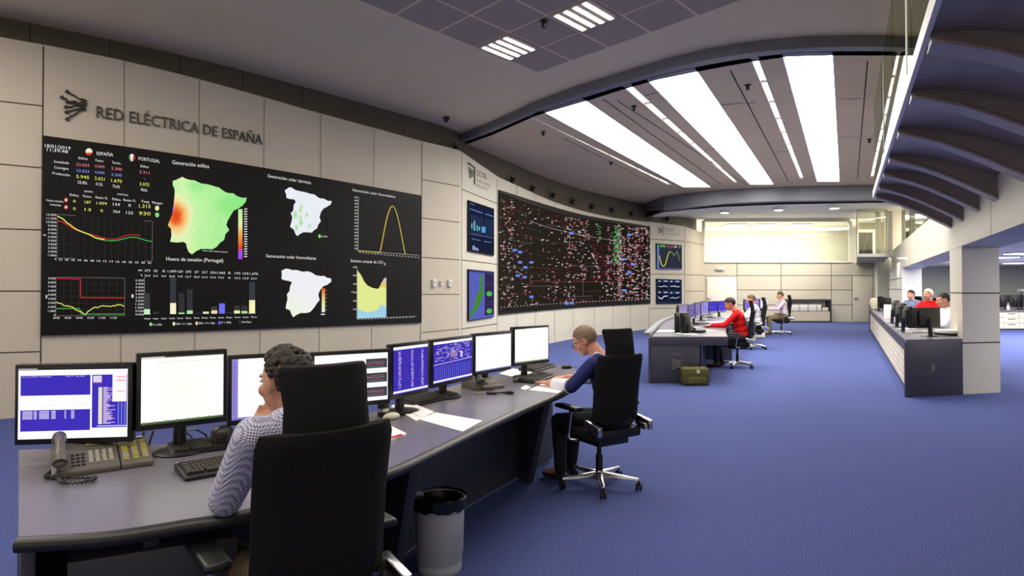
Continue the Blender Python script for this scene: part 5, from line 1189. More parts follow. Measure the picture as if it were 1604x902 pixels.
# waste bin
r = empty('waste_bin', (-.385, 3.42, 0), 0, 'round grey waste bin with black liner bag beside the near desk leg', 'waste bin')
m_ = MB(); m_.lathe([(0, 0), (.112, 0), (.116, .01), (.122, .10), (.126, .105), (.132, .385), (.128, .385), (.118, .02), (0, .02)], n=40); m_.build('body', M['bin'], r, smooth=True)
m_ = MB(); n_ = 48; random.seed(7); rows = [(.1, .16, .0), (.118, .30, .004), (.122, .37, .003), (.138, .398, .004), (.143, .39, .005), (.142, .36, .006), (.141, .335, .008)]; V = []
for ri, (rr, z, j) in enumerate(rows):
    for k in range(n_): a = 2 * math.pi * k / n_; w_ = mnoise.noise(Vector((math.cos(a) * 3, math.sin(a) * 3, z * 12))); V.append(((rr + j * w_ * 1.4) * math.cos(a), (rr + j * w_ * 1.4) * math.sin(a), z + (.02 * w_ if ri > 3 else .004 * w_)))
m_.add(V, [(i * n_ + k, i * n_ + (k + 1) % n_, (i + 1) * n_ + (k + 1) % n_, (i + 1) * n_ + k) for i in range(len(rows) - 1) for k in range(n_)] + [tuple(range(n_))]); m_.build('liner_bag', M['bag'], r, smooth=True)

# ------------------------------------------------------------------ office chair
def make_chair(name='office_chair', s_=1.0):
    r = empty(name)
    def slab(prf_, w0, th, name, m, bend=.03, nw=10, mid=None):
        'prf_: list of (y, z, halfwidth); a padded curved slab'
        mb = MB(); V = []; n = len(prf_)
        for side in (0, 1):
            for (y, z, hw) in prf_:
                for k in range(nw + 1):
                    u = k / nw * 2 - 1; e = (1 - abs(u) ** 6) ** .5; e2 = 1
                    V.append((u * hw, y + bend * u * u + (-1 if side == 0 else 1) * th * .5 * (.25 + .75 * e), z))
        q = nw + 1; m0 = n * q
        for i in range(n - 1):
            for k in range(nw):
                a = i * q + k; mb_f = [(a, a + 1, a + q + 1, a + q), (m0 + a, m0 + a + q, m0 + a + q + 1, m0 + a + 1)]; mb.f += mb_f; mb.mi += [0, 0]
            for k in (0, nw): a = i * q + k; mb.f.append((a, a + q, m0 + a + q, m0 + a)); mb.mi.append(0)
        for k in range(nw):
            for i in (0, n - 1): a = i * q + k; mb.f.append((a, m0 + a, m0 + a + 1, a + 1)); mb.mi.append(0)
        mb.v = V; mb.c = [None] * len(V); return mb.build(name, m, r, bevel=.012)
    slab([(-.20, .50, .20), (-.235, .56, .225), (-.25, .68, .222), (-.262, .82, .224), (-.285, .95, .226), (-.30, 1.02, .226), (-.305, 1.06, .214)], 0, .05, 'backrest', M['fabric'], .05)
    slab([(-.275, .98, .15), (-.285, 1.06, .142), (-.28, 1.13, .138), (-.265, 1.19, .143), (-.252, 1.235, .148), (-.25, 1.255, .14)], 0, .055, 'headrest', M['fabric'], .035)
    mb = MB(); mb.box((0, .02, .445), (.5, .48, .08)); st = mb.build('seat', M['fabric'], r, bevel=.03, bseg=3)
    mb = MB(); mb.box((0, -.01, .385), (.3, .34, .06)); mb.box((0, -.2, .45), (.42, .05, .07)); mb.build('mechanism', M['black'], r, bevel=.012)
    for sx in (-1, 1):
        mb = MB(); mb.obox((sx * .225 - .012, -.20, .47), (.024, 0, 0), (0, .02, .05), (0, -.1, 0)); mb.obox((sx * .25 - .02, -.32, .47), (.04, 0, 0), (0, .0, .075), (0, .17, .03)); mb.build('side_bracket', M['chrome'], r, bevel=.008)
        mb = MB(); mb.tube([(sx * .24, -.05, .40), (sx * .275, .0, .395), (sx * .285, .02, .42), (sx * .285, .0, .52), (sx * .285, -.02, .62)], .014, 8); mb.build('arm_support', M['chrome'], r, smooth=True)
        mb = MB(); mb.box((sx * .285, .02, .645), (.085, .27, .032)); mb.build('armrest', M['black'], r, bevel=.014, bseg=3)
    mb = MB(); mb.lathe([(.028, .1), (.028, .25), (.019, .25), (.019, .38)], n=16); mb.build('gas_column', M['black'], r, smooth=True)
    bs = MB(); bs.lathe([(.0, .055), (.045, .055), (.05, .1), (.03, .125), (0, .125)], n=20); b = bs.build('star_base', M['chrome'], r, smooth=True)
    for k in range(5):
        a = R(72 * k + 20); ca, sa = math.cos(a), math.sin(a); mb = MB()
        V = []
        for d, hw, z0, z1 in ((.03, .03, .06, .118), (.16, .024, .07, .105), (.31, .017, .072, .09)): 
            for sx, z in ((-1, z0), (1, z0), (.6, z1), (-.6, z1)): V.append((d * ca - sx * hw * sa, d * sa + sx * hw * ca, z))
        mb.add(V, [(i * 4 + j, i * 4 + (j + 1) % 4, i * 4 + 4 + (j + 1) % 4, i * 4 + 4 + j) for i in (0, 1) for j in range(4)] + [(0, 1, 2, 3), (11, 10, 9, 8)]); mb.build('leg', M['chrome'], b, bevel=.005)
        mb = MB(); cx, cy = .31 * ca, .31 * sa; ax = (sa, -ca, 0) if k % 2 else (ca, sa, 0)
        for q in (-.014, .014): mb.lathe([(0, -.009), (.024, -.009), (.028, -.004), (.028, .004), (.024, .009), (0, .009)], (cx + ax[0] * q, cy + ax[1] * q, .028), 16, axis=ax)
        mb.tube([(cx, cy, .03), (cx, cy, .075)], .01, 8); mb.build('caster', M['black'], b)
    return r
ch0 = make_chair(); F1 = Vector((-.626, .78)).normalized()
o1 = Vector((-.562, 2.0)) + F1 * .285
ch0.location = (o1.x, o1.y, .0); ch0.rotation_euler = (0, 0, facing(F1)); tag(ch0, 'black mesh high back chair in the foreground, seen from behind, seating the dark haired man', 'office chair', 'black office chairs')
F2 = Vector((-.52, .85)).normalized()
def chair(x, y, f_, label): return copy_tree(ch0, (x, y, 0), facing(f_), label)
C2 = atZ(949, 748, .06); C2 = Vector((C2.x, C2.y)); cc2 = chair(C2.x - .05, C2.y, F2, 'black high back chair with polished star base, seating the man in the blue pullover'); cc2.scale = (.96, .96, .955)

# ------------------------------------------------------------------ middle console
mc = empty('control_desk', (4.2, 15, 0), 0, 'dark grey curved desk in the middle distance with red clad man and row of monitors', 'desk'); o = Vector(mc.location)
outer = crv([(2.18, 10), (2.62, 11.5), (3.15, 13.3), (3.85, 15.3), (4.9, 17.8), (6.2, 20.2), (7.6, 22.2)]); inner = crv([(3.37, 10), (3.75, 11.2), (4.3, 12.8), (5.05, 14.6), (6.0, 16.6), (7.1, 18.8), (8.3, 20.9)])
m_ = MB(); m_.prism(L_(inner + outer[::-1]), .69, .73); m_.build('desktop', M['desk'], mc)
m_ = MB(); m_.box((2.78 - o.x, 10.02 - o.y, .655), (1.2, .05, .13)); m_.build('front_fascia', M['desk_body'], mc, bevel=.004)
m_ = MB(); m_.box((2.56 - o.x, 10.03 - o.y, .3), (.76, .05, .6)); ep = m_.build('end_panel', M['desk_body'], mc, bevel=.004)
m_ = MB(); so_ = Surf(outer); so_.sheet(m_, .70, .0, -.005, th=.04); m_.v = [tuple(Vector(v) - o) for v in m_.v]; m_.build('outer_panel', M['desk_body'], mc)
m_ = MB(); so_.sheet(m_, .86, .73, -.02, th=.10, a0=0, a1=so_.s[-1]); m_.v = [tuple(Vector(v) - o) for v in m_.v]
for i in range(3):
    q = 3 + i * 3.6; P = Surf(inner).at(min(q, 12), .3); 
m_.v = [(x, y, z * 1.0 if z < .8 else .79) for x, y, z in m_.v]; m_.build('raised_rim', M['beam'], mc)
for px_, Yq in ((1104, 10.4), (1150, 13.2), (1172, 16.4)):
    P = atY(px_, 500, Yq); m_ = MB(); m_.obox((P.x - o.x - .55, P.y - o.y + .18, 0), (.5, -.18, 0), (.02, .04, 0), (0, 0, .69)); m_.build('leg', M['desk_body'], mc)
def emblem(parent, x0, z0, Y, s_, name='emblem'):
    m_ = MB()
    for k in range(5): m_.tube([(x0, Y, z0 + k * .035 * s_), (x0 + .06 * s_, Y, z0 + (.02 + k * .026) * s_), (x0 + .12 * s_, Y, z0 + (.04 + k * .02) * s_)], .006, 5)
    m_.box((x0 + .14 * s_, Y, z0 + .09 * s_), (.008, .006, .26 * s_)); m_.box((x0 + .06 * s_, Y, z0 + .215 * s_), (.16 * s_, .006, .008)); m_.build(name, M['letter2'], parent)
emblem(mc, 2.5 - o.x, .22, 9.99 - o.y, 1.1)
# drawer cabinet by the console
P = atY(1188, 500, 18.9); r = empty('drawer_cabinet', (P.x, P.y, 0), R(-12), 'pale drawer cabinet under the middle desk, behind the second chair', 'cabinet'); m_ = MB(); m_.box((0, .25, .34), (.36, .5, .66)); m_.build('body', M['grey'], r, bevel=.006)
for k in range(4): m_ = MB(); m_.box((0, -.01, .1 + k * .16), (.34, .02, .15)); dd = m_.build('drawer', M['drawer'], r, bevel=.004); m_ = MB(); m_.box((0, -.025, .145 + k * .16), (.12, .014, .012)); m_.build('handle', M['black'], dd)
GM2 = 'monitors on the middle desk'
def small_pic(c, seed):
    def f(g):
        g.rect(0, 0, 1, 1, c, 0); random.seed(seed)
        for k in range(14): x, y = random.random() * .8, random.uniform(.08, .9); g.rect(x, y, x + .15, y + .03, tuple(min(255, v + 50) for v in c), 1)
        g.rect(0, .95, 1, 1, (200, 200, 220), 1)
    return f
mm = [(1063, 11.6, 1077, 12.2, 477.5, 506, (150, 130, 180), 'purple lit monitor rising behind the black ones at the near end of the middle desk'),
      (1078, 12.3, 1088, 13.2, 477, 502, (110, 96, 160), 'purple monitor, second along the middle desk'), (1089, 13.4, 1097, 14.2, 474, 499, (130, 116, 170), 'narrow looking purple monitor, third along the middle desk'),
      (1098, 14.4, 1109.5, 15.3, 472.5, 495, (140, 132, 205), 'pale violet monitor, fourth along the middle desk'), (1110.5, 15.9, 1123.5, 16.5, 472, 491, (66, 54, 190), 'deep blue monitor, left of the pair behind the red clad man'),
      (1124.5, 16.8, 1138, 17.4, 471.5, 489.5, (72, 58, 200), 'deep blue monitor just left of the red clad man\'s head'), (1166, 19.6, 1177, 20.1, 469, 485.5, (120, 100, 200), 'violet monitor between the white shirted man and his chair'),
      (1178.5, 20.2, 1189.5, 20.6, 468, 484.5, (150, 120, 200), 'violet monitor right of the upright chair'), (1190.5, 20.8, 1202, 21.1, 468, 484, (238, 232, 250), 'bright monitor facing the pink shirted man')]
for a, ya, b, yb_, t, bt, c, lab in mm: monitor_at(a, ya, b, yb_, t, bt, lab, small_pic(c, int(a)), zdesk=.73, group=GM2)
monitor_at(1056, 10.85, 1066, 11.1, 490, 521, 'black monitor seen from behind, left of two at the near end of the middle desk', None, True, .73, True, GM2)
monitor_at(1064.5, 10.6, 1078.5, 10.75, 490, 523, 'black monitor seen from behind, right of two at the near end of the middle desk', None, True, .73, True, GM2)
def desk_clutter(x, y, z, w_, d, h, rz, m, name, label, cat, group=None):
    P = atZ(x, y, z); ob = MB(); ob.box((0, 0, h / 2), (w_, d, h)); q = ob.build(name, M[m], bevel=min(.01, h * .3)); q.location = (P.x, P.y, z); q.rotation_euler = (0, 0, rz); return tag(q, label, cat, group)
desk_clutter(1046, 519, .732, .34, .5, .01, R(-20), 'paper', 'paper_sheet', 'white papers on the near left corner of the middle desk', 'paper')
desk_clutter(1128, 505, .732, .5, .4, .01, R(20), 'paper', 'paper_sheet', 'white papers under the red clad man\'s hands', 'paper')
desk_clutter(1110, 497, .732, .35, .25, .09, R(20), 'grey', 'document_tray', 'pale document tray on the middle desk, left of the red clad man', 'tray')
desk_clutter(1098, 508, .732, .42, .16, .03, R(40), 'black', 'keyboard', 'dark keyboard in the middle of the middle desk', 'keyboard')
desk_clutter(1086, 514, .732, .2, .14, .012, R(10), 'paper', 'notepad', 'small white notepad behind the black phone on the middle desk', 'notepad')
desk_clutter(1118, 512, .732, .42, .15, .03, R(30), 'key', 'keyboard', 'keyboard just in front of the red clad man', 'keyboard')
desk_clutter(1075, 523, .732, .24, .3, .008, R(30), 'paper', 'paper_sheet', 'white sheet lying before the two black monitors on the middle desk', 'paper')
desk_clutter(1140, 497, .732, .3, .42, .02, R(-10), 'paper', 'paper_stack', 'white paper stack between the red clad man and the blue monitors', 'paper')
desk_clutter(1108, 518, .732, .3, .22, .006, R(15), 'lightkey', 'paper_sheet', 'cream sheet left of the red clad man on the near edge of the middle desk', 'paper')
P = atZ(1091, 521, .732); r = empty('desk_phone', P, R(20), 'black rounded phone on the near edge of the middle desk', 'telephone'); m_ = MB(); m_.box((0, 0, .03), (.26, .2, .05)); m_.build('body', M['black'], r, bevel=.02); m_ = MB(); m_.tube([(-.09, -.08, .07), (-.09, 0, .09), (-.09, .08, .07)], .022, 8); m_.build('handset', M['black'], r, smooth=True)
# shoulder bag
P = atZ(1087, 602, .0); r = empty('shoulder_bag', (P.x, P.y - .02, 0), R(5), 'olive green canvas bag on the carpet against the middle desk end', 'bag')
m_ = MB(); m_.box((0, 0, .14), (.42, .2, .27)); b = m_.build('body', M['olive'], r, bevel=.05, bseg=3)
m_ = MB(); m_.box((0, -.085, .19), (.4, .05, .14)); m_.build('flap', M['olive'], r, bevel=.02); m_ = MB(); m_.box((0, -.115, .08), (.3, .04, .11)); m_.build('pocket', M['olive'], r, bevel=.015)
m_ = MB(); m_.tube([(-.08, 0, .27), (-.07, 0, .33), (0, 0, .345), (.07, 0, .33), (.08, 0, .27)], .012, 8); m_.build('handle', M['olive_dark'], r, smooth=True)
m_ = MB(); m_.box((.02, -.112, .215), (.05, .006, .05)); m_.build('label_patch', M['lightkey'], r); m_ = MB(); m_.box((0, -.005, .012), (.4, .2, .024)); m_.build('base', M['olive_dark'], r, bevel=.01)
m_ = MB(); m_.tube([(-.21, 0, .2), (-.235, -.01, .1), (-.19, -.1, .02), (.1, -.13, .012), (.23, -.02, .05), (.215, 0, .18)], .009, 6); m_.build('strap', M['olive_dark'], r, smooth=True)
# low shelf unit at the back wall
A = atY(1233, 490, 27.3); B = atY(1301, 490, 27.3); cx_ = (A.x + B.x) / 2; wd = B.x - A.x
r = empty('low_shelf', (cx_, 27.45, 0), 0, 'low grey shelf unit with white binders against the rear wall', 'shelf unit')
m_ = MB(); m_.box((0, 0, .96), (wd, .5, .06)); m_.build('top', M['desk_body'], r); m_ = MB(); m_.box((0, .2, .5), (wd - .08, .04, .88)); m_.build('back_panel', M['drawer'], r); m_ = MB(); m_.box((0, -.02, .27), (wd - .1, .38, .40)); m_.build('lower_panel', M['wall'], r); m_ = MB(); m_.box((0, 0, .03), (wd, .5, .05)); m_.build('plinth', M['desk_body'], r)
for sx in (-1, 1): m_ = MB(); m_.box((sx * (wd / 2 - .03), 0, .47), (.06, .5, .93)); m_.build('side_panel', M['desk_body'], r)
random.seed(9); x = A.x + .12; i = 0
names_ = 'row of white binders on the low shelf unit'
while x < B.x - .45:
    w_ = .075; b = MB(); b.box((0, 0, .15), (w_ - .008, .26, random.uniform(.27, .31))); q = b.build('ring_binder', M['white'] if i % 5 else M['grey'], bevel=.006); q.location = (x, 27.36, .475); tag(q, 'white ring binder standing in the row inside the low rear shelf unit' if i % 5 else 'grey ring binder standing in the row inside the low rear shelf unit', 'binder', names_ + (' (grey)' if i % 5 == 0 else '')); x += w_; i += 1
b = MB(); b.box((0, 0, .08), (.22, .26, .16)); q = b.build('storage_box', M['lightkey'], bevel=.01); q.location = (B.x - .24, 27.36, .475); tag(q, 'pale storage box right of the binders in the low rear shelf unit', 'box')

# ------------------------------------------------------------------ right counter
rc = empty('counter_desk', (8.5, 15, 0), 0, 'long dark counter with striped pale front running back from the right pillar', 'counter'); o = Vector(rc.location)
c0, c1, c3 = Vector((5.37, 8.72)), Vector((6.29, 8.93)), Vector((12.3, 22.0)); e3 = Vector((12.98, 21.64))
m_ = MB(); m_.prism(L_([tuple(c0), tuple(c1), (6.95, 10.2), tuple(e3), tuple(c3)]), .755, .785); m_.build('worktop', M['desk'], rc)
u = (c3 - c0).normalized(); nn = Vector((u.y, -u.x))
def strip_(z0, z1, off, m, name, a=.004, b=1.):
    m_ = MB(); A = c0.lerp(c3, a) + nn * off; B = c0.lerp(c3, b) + nn * off; m_.obox((A.x - o.x, A.y - o.y, z0), (B.x - A.x, B.y - A.y, 0), (nn.x * .03, nn.y * .03, 0), (0, 0, z1 - z0)); return m_.build(name, M[m], rc)
strip_(.60, .755, .02, 'desk_body', 'upper_panel'); strip_(.0, .07, .05, 'desk_body', 'plinth')
for k in range(5): strip_(.085 + k * .103, .085 + k * .103 + .074, .03, 'drawer', 'front_slat')
m_ = MB(); d = c1 - c0; m_.obox((c0.x - o.x, c0.y - o.y, 0), (d.x, d.y, 0), (.0, .04, 0), (0, 0, .757)); m_.build('end_panel', M['frame'], rc, bevel=.003)
m_ = MB(); m_.obox((c3.x - o.x, c3.y - o.y, 0), (.7, -.36, 0), (.02, .04, 0), (0, 0, .9)); m_.build('far_end_panel', M['frame'], rc)
m_ = MB()
for k in range(5):
    f_ = lambda a, z: (c0.x + d.x * a - o.x, c0.y + d.y * a - .006 - o.y, z); m_.tube([f_(.43, .33 + k * .03), f_(.47, .35 + k * .02), f_(.5, .365 + k * .014)], .005, 5)
m_.build('emblem', M['letter2'], rc)
GB = 'monitors on the right counter'
Zt = .785
monitor_at(1427.5, 9.35, 1469, 9.5, 481.5, 514, 'large black monitor seen from behind on the near end of the right counter', None, True, Zt, True, GB)
monitor_at(1420, 10.4, 1429, 10.0, 479, 512, 'black monitor turned edge-on, just left of the largest one on the right counter', None, True, Zt, True, GB)
monitor_at(1408, 11.6, 1420, 11.0, 474, 504, 'black monitor in front of the counter clerk in blue grey', None, True, Zt, True, GB)
monitor_at(1402, 12.9, 1409, 12.4, 470, 496, 'slim black monitor left of the counter clerk in blue grey', None, True, Zt, True, GB)
monitor_at(1384, 17.2, 1397, 17.0, 466, 485, 'black monitor at the far part of the right counter', None, True, Zt, True, GB)
monitor_at(1376, 19.2, 1385, 19.0, 464, 482, 'farthest black monitor on the right counter', None, True, Zt, True, GB)
def panel_item(x0, x1, y0, y1, Y, m, name, label, cat, th=.02):
    A = atY(x0, y1, Y); B = atY(x1, y0, Y); b = MB(); b.box((0, 0, (B.z - Zt) / 2), (B.x - A.x, th, B.z - Zt)); q = b.build(name, M[m], bevel=.004); q.location = ((A.x + B.x) / 2, Y, Zt); return tag(q, label, cat)
panel_item(1386, 1402.5, 477, 500, 14.6, 'paper', 'document_holder', 'white upright sheet holder on the right counter', 'holder', .08)
P = atY(1370, 485, 20.6); r = empty('desk_lamp', (P.x, P.y, Zt), 0, 'pale rounded lamp at the far end of the right counter', 'lamp'); m_ = MB(); m_.lathe([(0, 0), (.1, 0), (.12, .1), (.14, .28), (.09, .36), (0, .38)], n=20); m_.build('shade', M['mouse'], r, smooth=True); m_ = MB(); m_.lathe([(0, 0), (.13, 0), (.13, .02), (0, .02)], n=20); m_.build('base', M['bezel'], r)
P = atZ(1487, 525, Zt); r = empty('document_tray', (P.x, P.y, Zt), R(14), 'black paper tray with white stacks beside the pillar on the right counter', 'tray'); m_ = MB(); m_.box((0, 0, .02), (.26, .3, .035)); m_.build('tray', M['black'], r, bevel=.008); m_ = MB(); m_.box((0, 0, .06), (.23, .29, .05)); m_.build('paper_stack', M['paper'], r, bevel=.004)
P = atZ(1482, 514, Zt); q = MB(); q.box((0, 0, .035), (.26, .32, .07)); q = q.build('paper_stack', M['paper'], bevel=.004); q.location = (P.x, P.y, Zt); tag(q, 'white stack of paper behind the black tray on the right counter', 'paper')
desk_clutter(1441, 521, Zt, .42, .15, .025, R(10), 'lightkey', 'keyboard', 'pale keyboard under the large black monitor on the right counter', 'keyboard')
desk_clutter(1421, 515, Zt, .3, .2, .01, R(30), 'paper', 'paper_sheet', 'loose sheet left of the large black monitor on the right counter', 'paper')
# side room desk with drawers and monitors
A = atY(1550, 487, 22.6); r = empty('drawer_counter', (A.x, 22.9, 0), 0, 'long pale drawer unit with blue grey top in the side room', 'drawer unit')
m_ = MB(); m_.box((1.9, .1, .67), (4.0, .9, .06)); m_.build('worktop', M['desk'], r); m_ = MB(); m_.box((1.9, .1, .335), (3.96, .8, .6)); m_.build('body', M['drawer'], r); m_ = MB(); m_.box((1.9, .12, .02), (3.9, .76, .04)); m_.build('plinth', M['desk_body'], r)
for i in range(7):
    for k in range(3): m_ = MB(); m_.box((.2 + i * .56, -.31, .13 + k * .19), (.54, .02, .175)); dd = m_.build('drawer', M['drawer'], r, bevel=.004); m_ = MB(); m_.box((.2 + i * .56, -.325, .19 + k * .19), (.26, .014, .02)); m_.build('handle', M['black'], dd)
for i in range(3): monitor_at(1562 + i * 20.5, 23.1, 1581 + i * 20.5, 23.1, 462, 481, ['black monitor in the side room nearest the pillar', 'black monitor in the side room, second from the pillar', 'black monitor in the side room at the frame edge'][i], None, True, .70, True, 'monitors in the side room')
P = atY(1579, 480, 22.75); r = empty('spray_bottle', (P.x, P.y, .70), 0, 'small white bottle standing before the side room monitors', 'bottle'); m_ = MB(); m_.lathe([(0, 0), (.05, 0), (.05, .12), (.02, .17), (.018, .22), (0, .225)], n=16); m_.build('body', M['white'], r, smooth=True); m_ = MB(); m_.lathe([(.02, .225), (.02, .25), (0, .25)], n=12); m_.build('cap', M['grey'], r)
P = atY(1600, 456, 23.4); r = empty('desk_lamp', (P.x, P.y, .7), 0, 'dark lamp with flat head at the right frame edge in the side room', 'lamp'); m_ = MB(); m_.tube([(0, 0, 0), (0, 0, .68)], .015, 8); m_.build('pole', M['black'], r); m_ = MB(); m_.lathe([(0, .66), (.17, .66), (.14, .74), (0, .76)], n=20); m_.build('shade', M['grey'], r, smooth=True); m_ = MB(); m_.lathe([(0, 0), (.1, 0), (.1, .02), (0, .02)], n=20); m_.build('base', M['black'], r)
# ------------------------------------------------------------------ people
def remesh(mb, name, m, parent, vox, smooth=4, disp=None):
    me = mb.mesh('tmp', m); ob = bpy.data.objects.new('tmp', me); COL.objects.link(ob)
    md = ob.modifiers.new('r', 'REMESH'); md.mode = 'VOXEL'; md.voxel_size = vox
    if smooth: sm_ = ob.modifiers.new('s', 'SMOOTH'); sm_.factor = .5; sm_.iterations = smooth
    dg = bpy.context.evaluated_depsgraph_get(); dg.update(); me2 = bpy.data.meshes.new_from_object(ob.evaluated_get(dg))
    me2.name = name; me2.materials.clear(); me2.materials.append(m)
    for p in me2.polygons: p.use_smooth = True; p.material_index = 0
    bpy.data.objects.remove(ob); bpy.data.meshes.remove(me)
    o = bpy.data.objects.new(name, me2); COL.objects.link(o); o.parent = parent; return o
def person(loc, f_, label, s_=1., lean=8, head=(0, 12, 0), hoff=(0, 0, 0), arms=None, feet=None, shirt='whitecloth', trousers='darkcloth', hair='hair', hstyle='short', skin='skin', cuff=.95, glasses=False, vox=.013, curl=False, bare_crown=False, group=None, collar=None, beard=False, cuff_mat=None, shrug=0., bulk=1.):
    r = empty('person', (loc[0], loc[1], 0), facing(f_), label, 'person', group); L = R(lean)
    V3 = Vector; P = V3((0, -.10, .575)); sd = V3((0, math.sin(L), math.cos(L))); S = P + sd * .455; N = S + V3((0, .01, .05)); 
    yw, pt, rl = map(R, head); HR = Matrix.Rotation(yw, 3, 'Z') @ Matrix.Rotation(-pt, 3, 'X') @ Matrix.Rotation(rl, 3, 'Y')
    hoff = tuple(hoff) + (0,) * (3 - len(hoff)); HC = N + V3((hoff[0], .02 + hoff[1], .028 + hoff[2])) + HR @ V3((0, .015, .105))
    arms = arms or [((-.25, .16, .79), (-.12, .42, .785)), ((.25, .16, .79), (.12, .42, .785))]
    feet = feet or [(-.12, .42), (.13, .34)]
    q = lambda v: tuple(V3(v) * s_)
    rb = MB()
    def E(c, rr, rot=None, mb=rb): mb.ell(q(c), tuple(x * s_ for x in rr), rot)
    def K(a, b, ra, rb_, mb=rb): mb.cap(q(a), q(b), ra * s_, rb_ * s_)
    rx = Matrix.Rotation(-L, 3, 'X')
    # head
    h = lambda x, y, z: HC + HR @ V3((x, y, z))
    E(h(0, -.012, .022), (.076, .096, .098), HR); E(h(0, .03, -.03), (.062, .066, .078), HR); E(h(0, .052, -.078), (.034, .034, .028), HR)
    K(h(0, .092, .012), h(0, .112, -.022), .0085, .013); E(h(0, .098, -.028), (.018, .012, .009), HR)
    E(h(0, .083, .032), (.05, .016, .012), HR); E(h(0, .088, -.052), (.024, .01, .006), HR); E(h(0, .086, -.062), (.021, .01, .007), HR)
    for sx in (-1, 1): E(h(sx * .077, -.006, -.006), (.010, .020, .032), HR); E(h(sx * .045, .06, -.02), (.022, .024, .024), HR)
    K(N + V3((0, -.015, -.04)), h(0, -.02, -.05), .058, .054)
    # trunk, arms, legs under the clothes
    E(P, (.15, .115, .11), rx); E(P + sd * .2, (.13, .09, .14), rx); E(P + sd * .36, (.15, .105, .15), rx)
    sh = [S + V3((sx * .172, 0, -.02 + (shrug if sx < 0 else shrug * .4))) for sx in (-1, 1)]; K(sh[0], sh[1], .05, .05)
    shirtm = MB(); tr = MB()
    E(P + V3((0, 0, .02)), (.172, .135, .10), rx, shirtm); E(P + sd * .13, (.162, .125, .13), rx, shirtm); E(P + sd * .26, (.168, .122, .14), rx, shirtm); E(P + sd * .36, (.18, .128, .13), rx, shirtm)
    K(sh[0] + V3((.03, 0, .0)), sh[1] - V3((.03, 0, 0)), .068, .068, shirtm); K(sh[0] + V3((.1, 0, .03)), sh[1] - V3((.1, 0, -.03)), .06, .06, shirtm)
    shirtm.tube([q(N + V3((0, -.012, -.06))), q(N + V3((0, -.008, .012)))], [.08 * s_, .064 * s_], 16)
    for sx, s0, (el, wr) in zip((-1, 1), sh, arms):
        el, wr = V3(el), V3(wr); d = (wr - el).normalized(); K(s0, el, .046, .038); K(el, wr, .038, .026)
        K(s0, el, .062 * bulk, .052 * bulk, shirtm)
        if cuff > 0:
            ce = el.lerp(wr, cuff); shirtm.ell(q(el), (.050 * s_,) * 3, n=12, m=8); shirtm.tube([q(el), q(ce)], [.049 * s_, .036 * s_], 14)
        # hand: palm, four fingers, thumb
        up = V3((0, 0, 1)); side = d.cross(up).normalized(); pn = side.cross(d).normalized()   # pn = back of hand
        if abs(d.z) > .6: side = V3((1, 0, 0)); pn = side.cross(d).normalized() * -1
        pc = wr + d * .045; M3 = Matrix((side, d, pn)).transposed(); E(pc, (.038, .048, .016), M3)
        for i, (fx, fl_) in enumerate([(-.028, .062), (-.0095, .072), (.0095, .068), (.027, .052)]):
            b0 = wr + d * .08 + side * fx; b1 = b0 + d * fl_ * .5 - pn * .006; b2 = b0 + d * fl_ * .85 - pn * .024
            K(b0, b1, .0092, .0086); K(b1, b2, .0086, .0074)
        t0 = wr + d * .03 - side * sx * -.03 * -1; tt = side * (-sx); t0 = wr + d * .028 + tt * .028; t1 = t0 + d * .026 + tt * .022; t2 = t1 + d * .028 + tt * .004 - pn * .006
        K(t0, t1, .0125, .0105); K(t1, t2, .0105, .009)
    shoes = []
    for sx, (fx, fy) in zip((-1, 1), feet):
        hp = P + V3((sx * .085, .03, -.03)); kn = V3((sx * .13, .37, .50)) if fy > .2 else V3((sx * .14, .36, .47)); an = V3((fx, fy - .05, .09))
        K(hp, kn, .072, .05); K(kn, an, .046, .034); K(an, an + V3((0, .14, -.045)), .03, .028)
        K(hp, kn, .092, .068, tr); tr.ell(q(kn), (.068 * s_,) * 3, n=12, m=8); tr.tube([q(kn), q(an + V3((0, 0, -.02)))], [.066 * s_, .052 * s_], 14)
        sm_ = MB(); sm_.cap(q(an + V3((0, -.03, -.05))), q(an + V3((0, .15, -.058))), .038 * s_, .033 * s_); sm_.v = [(x, y, max(z, .004)) for x, y, z in sm_.v]; shoes.append(sm_)
    E(P + V3((0, 0, -.01)), (.178, .145, .105), rx, tr)
    remesh(rb, 'body', M[skin], r, vox * .55 * s_, 3)
    remesh(shirtm, 'shirt', M[shirt], r, vox * s_, 4); remesh(tr, 'trousers', M[trousers], r, vox * s_, 4)
    for sm_ in shoes: remesh(sm_, 'shoe', M['leather'], r, vox * s_, 3)
    # hair
    hm = MB(); random.seed(int(abs(loc[0] * 1000)) + 3)
    if curl:
        for k in range(900):
            a = random.uniform(0, 2 * math.pi); b = math.acos(random.uniform(-.55, 1)); d = V3((math.sin(b) * math.cos(a), math.sin(b) * math.sin(a), math.cos(b)))
            if (d.y > .35 and d.z < .62) or (d.y > .05 and d.z < .3): continue
            if d.z < -.25 and d.y > -.2: continue
            if abs(d.x) > .62 and d.y > -.3 and d.z < .02: continue
            p = h(d.x * .081, -.014 + d.y * .101, .026 + d.z * .104); rr = random.uniform(.007, .012) if not (bare_crown and d.z > .55 and d.y < 0 and abs(d.x - .3) < .25) else .004
            hm.ell(q(p), (rr * s_,) * 3, n=8, m=6)
        remesh(hm, 'hair', M[hair], r, .0035, 1)
    else:
        n = 24; vs = []; c0 = (0, -.014, .024)
        fs = []; rad = (.083, .104, .107); thk = 1.0
